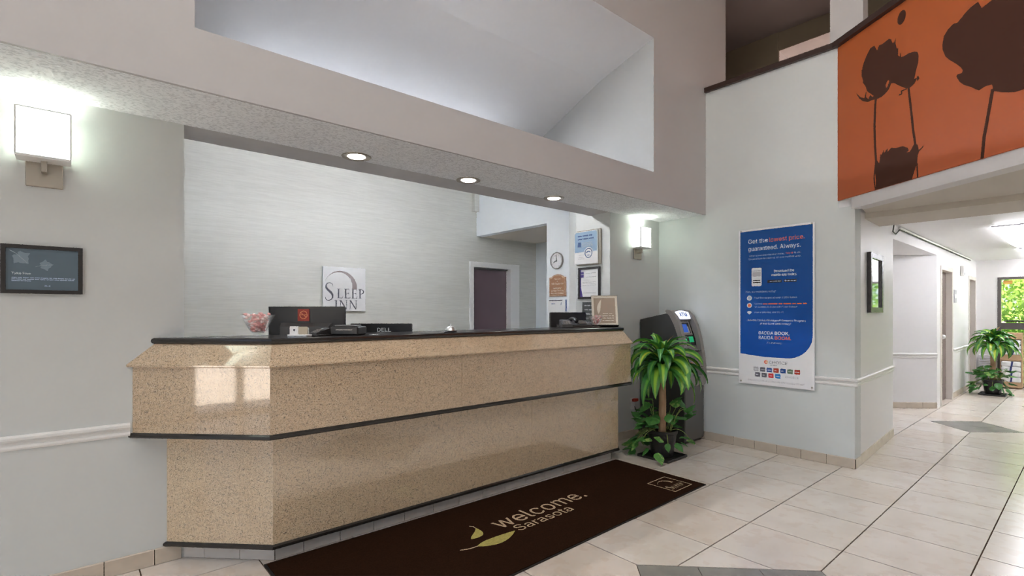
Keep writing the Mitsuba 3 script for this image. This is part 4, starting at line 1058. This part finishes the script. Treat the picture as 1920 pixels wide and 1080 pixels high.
def potted_plant(x, y, s, label, seed, vines_dir, spread=1.0):
    r = random.Random(seed)
    k = thing('potted_plant', label, 'plant', 'potted corn plants with trailing ivy')
    pt = lambda a, b, c: (x + a * s, y + b * s, c * s)
    add(k + '__tray', cat(bx(x - .15 * s, x + .15 * s, y - .15 * s, y + .15 * s, 0.0005, .012, .003), bx(x - .15 * s, x + .15 * s, y - .15 * s, y - .14 * s, .005, .024, .002), bx(x - .15 * s, x + .15 * s, y + .14 * s, y + .15 * s, .005, .024, .002),
                             bx(x + .14 * s, x + .15 * s, y - .14 * s, y + .14 * s, .005, .024, .002), bx(x - .15 * s, x - .14 * s, y - .14 * s, y + .14 * s, .005, .024, .002)), 'black_plastic')
    add(k + '__pot', lathe([(.0005, .013), (.085 * s, .013), (.092 * s, .02), (.118 * s, .205 * s), (.126 * s, .21 * s), (.128 * s, .235 * s), (.117 * s, .237 * s), (.110 * s, .215 * s), (.0005, .212 * s)], 36, (x, y, 0)), 'pot_black', 30)
    add(k + '__pot__soil', lathe([(.0005, .216 * s), (.112 * s, .214 * s)], 20, (x, y, 0)), 'soil')
    cx, cy = x + .0 * s, y
    add(k + '__cane', tube([(cx, cy, .2 * s), (cx + .003, cy, .5 * s), (cx - .004, cy, .7 * s), (cx, cy, .90 * s)], [.033 * s, .031 * s, .031 * s, .028 * s], 14), 'bark', True)
    n = 58
    for i in range(n):
        az = i * 2.39996 + r.uniform(-.2, .2)
        t = i / n
        el0 = math.radians(20 + 58 * t + r.uniform(-10, 10))
        el1 = math.radians(-118 + 78 * t ** 1.8 + r.uniform(-24, 24))
        Lf = (.43 + .11 * r.random()) * s * (1 - .42 * t) * spread
        W = (.048 + .018 * r.random()) * s * (1 - .35 * t)
        m, uv = strap_leaf((cx + .02 * math.cos(az), cy + .02 * math.sin(az), (.725 + .17 * t) * s), az, el0, el1, Lf, W, .3, r.uniform(-.9, .9))
        near = (m.vertices[:, 0] + m.vertices[:, 1]).min()
        if y < 6 and near < 1.085:          # a leaf that would grow into the desk is shorter
            q = max(.35, (cx + cy - 1.085) / max(cx + cy - near, 1e-6))
            m.vertices = (m.vertices - m.vertices[2]) * q + m.vertices[2]
        c = r.random()
        add(k + '__leaf', m, 'leaf_strap_yellow' if c < .22 else 'leaf_strap' if c < .62 else 'leaf_strap_dark', True, uv=uv)
    m, uv = strap_leaf((cx, cy, .88 * s), .6, 1.35, .6, .2 * s, .02 * s)
    add(k + '__dry_leaf', m, 'leaf_brown', True, uv=uv)
    for i in range(84):
        az = r.uniform(0, 6.283) if i % 3 else vines_dir + r.gauss(0, .5)
        drop = r.random()
        rad = (.05 + .17 * r.random() + .07 * drop) * s
        if i % 3 == 0:
            rad = (.10 + .16 * drop) * s
        z = (.24 + .20 * (1 - drop) * r.uniform(.3, 1.3)) * s if drop < .62 else (.23 - .20 * (drop - .5) * 2 * r.uniform(.6, 1)) * s
        z = max(z, .035)
        rad = max(rad, .135 * s) if z < .24 * s else rad
        o = (x + rad * math.cos(az), y + rad * math.sin(az), z)
        add(k + '__ivy_leaf', heart_leaf(o, az + r.uniform(-.7, .7), math.radians(r.uniform(-75, -5) if z < .25 * s else r.uniform(-45, 30)), r.uniform(.06, .112) * s, r.uniform(-.4, .4)),
            'leaf_heart_pale' if r.random() < .16 else 'leaf_heart', True)
        if i % 2 == 0:
            b = (x + .07 * s * math.cos(az), y + .07 * s * math.sin(az), .225 * s)
            mid = ((o[0] + b[0]) / 2 + .01, (o[1] + b[1]) / 2, max(z, .22 * s) + .05 * s)
            c = np.array([[*b], [*mid], [*o]])
            tt = np.linspace(0, 1, 6)[:, None]
            add(k + '__stem', tube((1 - tt) ** 2 * c[0] + 2 * tt * (1 - tt) * c[1] + tt ** 2 * c[2], .0028 * s, 5), 'vine', True)


potted_plant(-2.655, 4.145, 1.08, 'tall corn plant in a black pot with trailing ivy between desk and cash machine', 3, math.radians(215))
potted_plant(-1.13, 11.30, 1.06, 'corn plant in a black pot with trailing ivy at the end of the corridor', 11, math.radians(200), .85)

# ------------------------------------------------------------------ things on the counter
ZT = 1.2035


def ray(u, v):
    return np.array([-SN + CS * (u - 960) / F, CS + SN * (u - 960) / F, -(v - CY) / F])


def monitor(name, label, o, right, w, h, kind):
    """Seen from the back; o the foot's middle on the work surface, right the reader's right, panel bottom at kind's height."""
    k = thing(name, label, 'monitor')
    f = Frame(o, right)
    zb = kind['zb']
    add(k + '__case', f.box(-w / 2, w / 2, zb, zb + h, -.028, .0, .006), 'black_plastic')
    add(k + '__bezel', f.flat(affinity.translate(ring(w, h, .008), -w / 2, zb), -.002, .003), 'black_gloss')
    if kind.get('bulge', True):
        bw, bh = w * .68, h * kind.get('bh', .6)
        y0 = zb + .03
        add(k + '__back_cover', f(hull([(a * bw / 2, y, .0) for a in (-1, 1) for y in (y0, y0 + bh)] + [(a * bw / 2 * .93, y, .035) for a in (-1, 1) for y in (y0 + .01, y0 + bh - .025)])), 'grey_plastic')
    add(k + '__stand', cat(f.box(-.035, .035, .02, zb + h * .4, .034, .055, .004), f.box(-.12, .12, 0, .015, -.07, .12, .005)), 'black_plastic')
    add(k + '__screen', f.box(-w / 2 + .015, w / 2 - .015, zb + .018, zb + h - .015, -.030, -.0275), 'black_gloss')
    return k, f


fz = .776
c45 = (math.sqrt(.5), math.sqrt(.5), 0)
k, f = monitor('computer_monitor', 'large black monitor seen from behind with a red no smoking sticker on its back', (-3.42, 1.172, fz), c45, .515, .31, {'zb': .291, 'bh': .56})
add(k + '__sticker', f.box(-.058, .022, .505, .585, .0035, .0050), 'sticker_red')
sg = Point(-.018, .546).buffer(.028, 24)
add(k + '__sticker__symbol', f.flat(shapely.union_all([sg.difference(sg.buffer(-.006)), affinity.rotate(sbox(-.044, .5435, .008, .5485), -40, origin=(-.018, .546)), sbox(-.038, .544, .002, .549)]), .0048, .0060), 'sticker_orange')
k, f = monitor('computer_monitor', 'low black monitor with DELL lettering behind the middle of the counter', (-3.385, 1.688, fz), (.66, .75, 0), .44, .27, {'zb': .212, 'bulge': False})
add(k + '__maker_name', f(text('DELL', .026, .02, .424, .0005, 'c', True, .001, width=.100)), 'ink_white')
add(k + '__frame_edge', f.flat(affinity.translate(ring(.43, .27, .016), -.215, .212), .0, .007), 'black_plastic')
k, f = monitor('computer_monitor', 'black monitor seen from behind at the right end of the counter', (-3.46, 3.745, fz), (.10, .995, 0), .46, .30, {'zb': .262, 'bh': .5})

fcd = Frame((-2.925, .958, ZT), c45)
k = thing('card_holder', 'white business card holder with a beige card beside the candy bowl', 'card holder')
add(k + '__tray', cat(fcd.box(-.055, .055, 0, .012, -.05, .02, .002), fcd.box(-.055, .055, .0, .05, -.012, -.008)), 'white_card')
add(k + '__card', fcd.box(-.050, -.002, .006, .058, -.006, -.002), 'white_card')
add(k + '__card', fcd.box(.000, .052, .006, .055, -.004, .001), 'cream_card')
add(k + '__card__print', fcd.box(-.030, -.020, .030, .042, -.0022, -.0012), 'ink_slate')


def card_terminal(o, right, label, s=1.0):
    k = thing('card_terminal', label, 'card reader')
    f = Frame(o, right)
    add(k + '__body', f(hull([(a * .04 * s, y * s, z * s) for a, y, z in ((-1, .0, .08), (1, 0, .08), (-1, .0, -.08), (1, 0, -.08), (-1, .025, .075), (1, .025, .075), (-1, .06, -.075), (1, .06, -.075))])), 'black_plastic')
    add(k + '__display', f(hull([(a * .030 * s, y * s, z * s) for a, y, z in ((-1, .052, -.03), (1, .052, -.03), (-1, .062, -.068), (1, .062, -.068), (0, .05, -.05))])), 'black_gloss')
    add(k + '__keys', cat([f.box((-.026 + .019 * i) * s, (-.012 + .019 * i) * s, (.026 + .006 * j) * s, (.033 + .0066 * j) * s, (.062 - .018 * j) * s, (.05 - .018 * j) * s) for i in range(3) for j in range(4)]), 'atm_grey')
    add(k + '__cradle', cat(f.box(-.05 * s, .05 * s, 0, .008, -.10 * s, .09 * s, .002)), 'black_plastic')
    return k, f


card_terminal((-2.965, 1.09, ZT), (.9, .44, 0), 'black card reader right of the business card holder', .72)
k = thing('label_printer', 'low black printer beside the card reader on the counter', 'printer')
fl2 = Frame((-2.951, 1.254, ZT), (.70, .72, 0))
add(k + '__case', fl2.box(-.085, .085, 0, .052, -.09, .06, .008), 'black_plastic')
add(k + '__lid', fl2.box(-.06, .06, .050, .060, -.07, .05, .004), 'grey_plastic')
add(k + '__slot', fl2.box(-.05, .05, .030, .036, .058, .0615), 'atm_grey')
tag(add('paper_slip', bx(-2.905, -2.86, 1.37, 1.41, ZT, ZT + .0015), 'white_card'), 'small white paper slip lying on the black counter by the printer', 'paper')
card_terminal((-3.10, 3.32, ZT), (.6, .8, 0), 'black card reader in front of the right monitor', 1.15)
k = thing('desk_phone', 'black desk telephone on the counter left of the small candy bowl', 'telephone')
ft = Frame((-3.11, 3.515, ZT), (.45, .89, 0))
add(k + '__base', ft(hull([(a * .09, y, z) for a, y, z in ((-1, 0, .08), (1, 0, .08), (-1, 0, -.09), (1, 0, -.09), (-1, .02, .075), (1, .02, .075), (-1, .06, -.08), (1, .06, -.08))])), 'black_plastic')
add(k + '__handset', ft(tube([(-.065, .055, .085), (-.068, .075, .04), (-.068, .08, -.02), (-.065, .062, -.08)], [.020, .014, .014, .020], 10)), 'black_plastic', True)
add(k + '__keys', cat([ft.box(-.02 + .025 * i, .0 + .025 * i, .038 - .006 * j + .012, .048 - .006 * j + .012, -.05 + .026 * j, -.032 + .026 * j) for i in range(3) for j in range(4)]), 'atm_grey')
k = thing('call_bell', 'chrome call bell on the middle of the black counter', 'bell')
bx_, by_ = -2.88, 1.945
add(k + '__base', lathe([(.0005, .0), (.043, .0), (.044, .006), (.036, .010), (.0005, .012)], 28, (bx_, by_, ZT)), 'black_plastic', 30)
add(k + '__dome', lathe([(.038, .012), (.036, .020), (.029, .032), (.018, .040), (.006, .044), (.0005, .0445)], 28, (bx_, by_, ZT)), 'chrome', True)
add(k + '__button', lathe([(.003, .044), (.003, .052), (.007, .053), (.007, .056), (.0005, .058)], 14, (bx_, by_, ZT)), 'chrome', True)


def candy_bowl(x, y, s, label, clabel, n, seed):
    r = random.Random(seed)
    k = thing('glass_bowl', label, 'bowl', 'glass candy bowls')
    add(k + '__bowl', lathe([(.0005, .022 * s), (.030 * s, .024 * s), (.046 * s, .045 * s), (.070 * s, .092 * s), (.088 * s, .124 * s), (.0895 * s, .126 * s), (.0865 * s, .125 * s), (.068 * s, .093 * s), (.044 * s, .047 * s), (.029 * s, .027 * s), (.0005, .025 * s)], 40, (x, y, ZT)), 'pane_glass', True)
    add(k + '__foot', lathe([(.0005, .0), (.047 * s, .0), (.048 * s, .003), (.020 * s, .012 * s), (.018 * s, .022 * s)], 32, (x, y, ZT)), 'pane_glass', True)
    put = []
    for i in range(n * 40):
        if len(put) >= n:
            break
        z = (.038 + .096 * (len(put) / n)) * s
        R = (.026 + (.064 - .026) * (z / s - .04) / .085) * s
        a, q = r.uniform(0, 6.283), math.sqrt(r.random()) * R
        p = np.array((x + q * math.cos(a), y + q * math.sin(a), ZT + z))
        if all(np.linalg.norm(p - b) > .0165 * s for b in put):
            put.append(p)
    for p in put:
        kk = thing('candy', clabel, 'candy', clabel.replace('pink wrapped candy', 'pink wrapped candies'))
        m = trimesh.creation.icosphere(1, 1.0)
        m.apply_scale((.0125 * s, .0095 * s, .008 * s))
        tw = cat(m, hull([(.011 * s, 0, 0), (.019 * s, .006 * s, .002 * s), (.019 * s, -.006 * s, -.002 * s), (.019 * s, 0, .004 * s)]), hull([(-.011 * s, 0, 0), (-.019 * s, .006 * s, -.002 * s), (-.019 * s, -.006 * s, .002 * s), (-.019 * s, 0, -.004 * s)]))
        tw.apply_transform(trimesh.transformations.euler_matrix(r.uniform(-.6, .6), r.uniform(-.6, .6), r.uniform(0, 6.28)))
        tw.apply_translation(p)
        scene[kk] = mikit.ply(tw, 'candy' if r.random() < .6 else 'candy_pale', True)


candy_bowl(-2.972, .762, .96, 'flared glass bowl of pink candy at the left end of the counter', 'pink wrapped candy in the large glass bowl at the left', 64, 5)
candy_bowl(-3.045, 3.665, .80, 'small glass bowl of pink candy at the right end of the counter', 'pink wrapped candy in the small glass bowl at the right', 26, 6)
k = thing('sign_holder', 'white framed tan print with a feather leaning at the right end of the counter', 'sign')
d_ = 4.80
o = np.array((-SN, CS, 0)) * d_ + np.array((CS, SN, 0)) * ((1134 - 960) / F * d_)
fsg = Frame((o[0], o[1], ZT + .006), (.72, .69, 0), (-.10, .10, .98))
tr = Polygon([(-.105, .012), (.135, .006), (.095, .275), (-.135, .275)])
tr = Polygon([(-.115, .006), (.125, .006), (.115, .285), (-.125, .285)])
add(k + '__frame', fsg.flat(tr.difference(tr.buffer(-.020, join_style=2)), 0, .012), 'print_cream')
add(k + '__print', fsg.flat(tr.buffer(-.018, join_style=2), .002, .008), 'print_tan')
add(k + '__feather', fsg.flat(affinity.translate(affinity.rotate(leaf_outline(.14, .016, .01), 80, origin=(0, 0)), -.055, .115), .0078, .0088), 'print_cream')
add(k + '__lettering', cat([fsg(bars(-.02, .085, .115 - .022 * i, .011, 110 + i, .0078)) for i in range(4)]), 'print_cream')
add(k + '__base', fsg.box(-.12, .13, -.0, .008, -.06, .035, .002), 'black_plastic')
add(k + '__top_edge', fsg.box(-.13, .12, .284, .290, -.002, .016, .001), 'nickel')

# ------------------------------------------------------------------ outside
struct('ground', cat(bx(-40, 40, -60, -4.1, -.25, -.03)), 'concrete', 'concrete forecourt outside the street front')
struct('lawn', bx(-30, 30, 12.96, 60, -.25, -.03), 'lawn', 'lawn beyond the glass door')
struct('roof_slab', cat(bx(-7, 4.4, -4.2, 5.6, ZC + .1, ZC + .3), bx(-7, 4.4, 5.6, 13.0, 5.2, 5.4), bx(-7, -4.46, -4.2, 5.6, 3.4, 3.6), bx(-7.2, -6.9, -4.2, 13, 0, 3.6), bx(-3.72, -3.60, -4.2, 5.6, 3.95, ZC + .2), bx(-4.6, -3.6, -4.2, 5.6, 3.95, 4.1), bx(-4.6, -4.46, -4.2, 5.6, 3.4, 4.1), bx(4.3, 4.5, -4.2, 13, 0, ZC + .2), bx(-7, 4.4, 12.8, 12.95, 2.36, 5.3), bx(-7, -1.8, 12.8, 12.95, 0, 2.4), bx(1.3, 4.4, 12.8, 12.95, 0, 2.4), bx(-7, -3.5, -4.2, -4.05, 0, 3.6), bx(-4.2, -3.6, 5.0, 5.6, 2.6, ZC)), 'concrete', 'outer walls and roof of the building')


def tree(x, y, h, rad, label, seed, n=900):
    r = np.random.RandomState(seed)
    k = thing('tree', label, 'tree', 'trees beyond the glass door')
    add(k + '__trunk', tube([(x, y, -.1), (x + .05, y, h * .35), (x, y + .05, h * .75)], [.09, .07, .03], 8), 'bark', True)
    d = r.normal(size=(n, 3))
    d /= np.linalg.norm(d, axis=1, keepdims=True)
    q = r.uniform(.45, 1, n) ** .5
    c = np.stack([x + rad * d[:, 0] * q, y + rad * d[:, 1] * q, h * .52 + h * .5 * d[:, 2] * q], 1)
    c[:, 2] = np.maximum(c[:, 2], .05)
    a = r.normal(size=(n, 3))
    a /= np.linalg.norm(a, axis=1, keepdims=True)
    b = np.cross(a, r.normal(size=(n, 3)))
    b /= np.linalg.norm(b, axis=1, keepdims=True)
    s = r.uniform(.05, .11, n)[:, None]
    V = np.stack([c - a * s, c + b * s * .42, c + a * s, c - b * s * .42], 1).reshape(-1, 3)
    i = np.arange(n)[:, None] * 4
    Fc = np.vstack([i + [[0, 1, 2]], i + [[0, 2, 3]]])
    labels[add(k + '__foliage', trimesh.Trimesh(V, Fc, process=False), 'foliage')] = {'label': 'light green foliage', 'kind': 'stuff'}


for i, (x, y, h, rad, lb) in enumerate(((-1.7, 15.6, 2.9, 1.1, 'bushy light green tree just behind the glass of the corridor door'), (.9, 16.0, 3.3, 1.2, 'light green tree to the right beyond the corridor door'),
                                        (-1.2, 19.8, 5.0, 1.9, 'tall green tree farther back beyond the corridor door'), (-5.3, 20, 4.6, 1.7, 'green tree to the left beyond the corridor door'), (3.0, 20.3, 5.0, 1.9, 'tall green tree to the far right beyond the corridor door'),
                                        (-2.6, 25.5, 7, 2.8, 'tallest green tree at the back beyond the corridor door'))):
    tree(x, y, h, rad, lb, 20 + i, 3200)
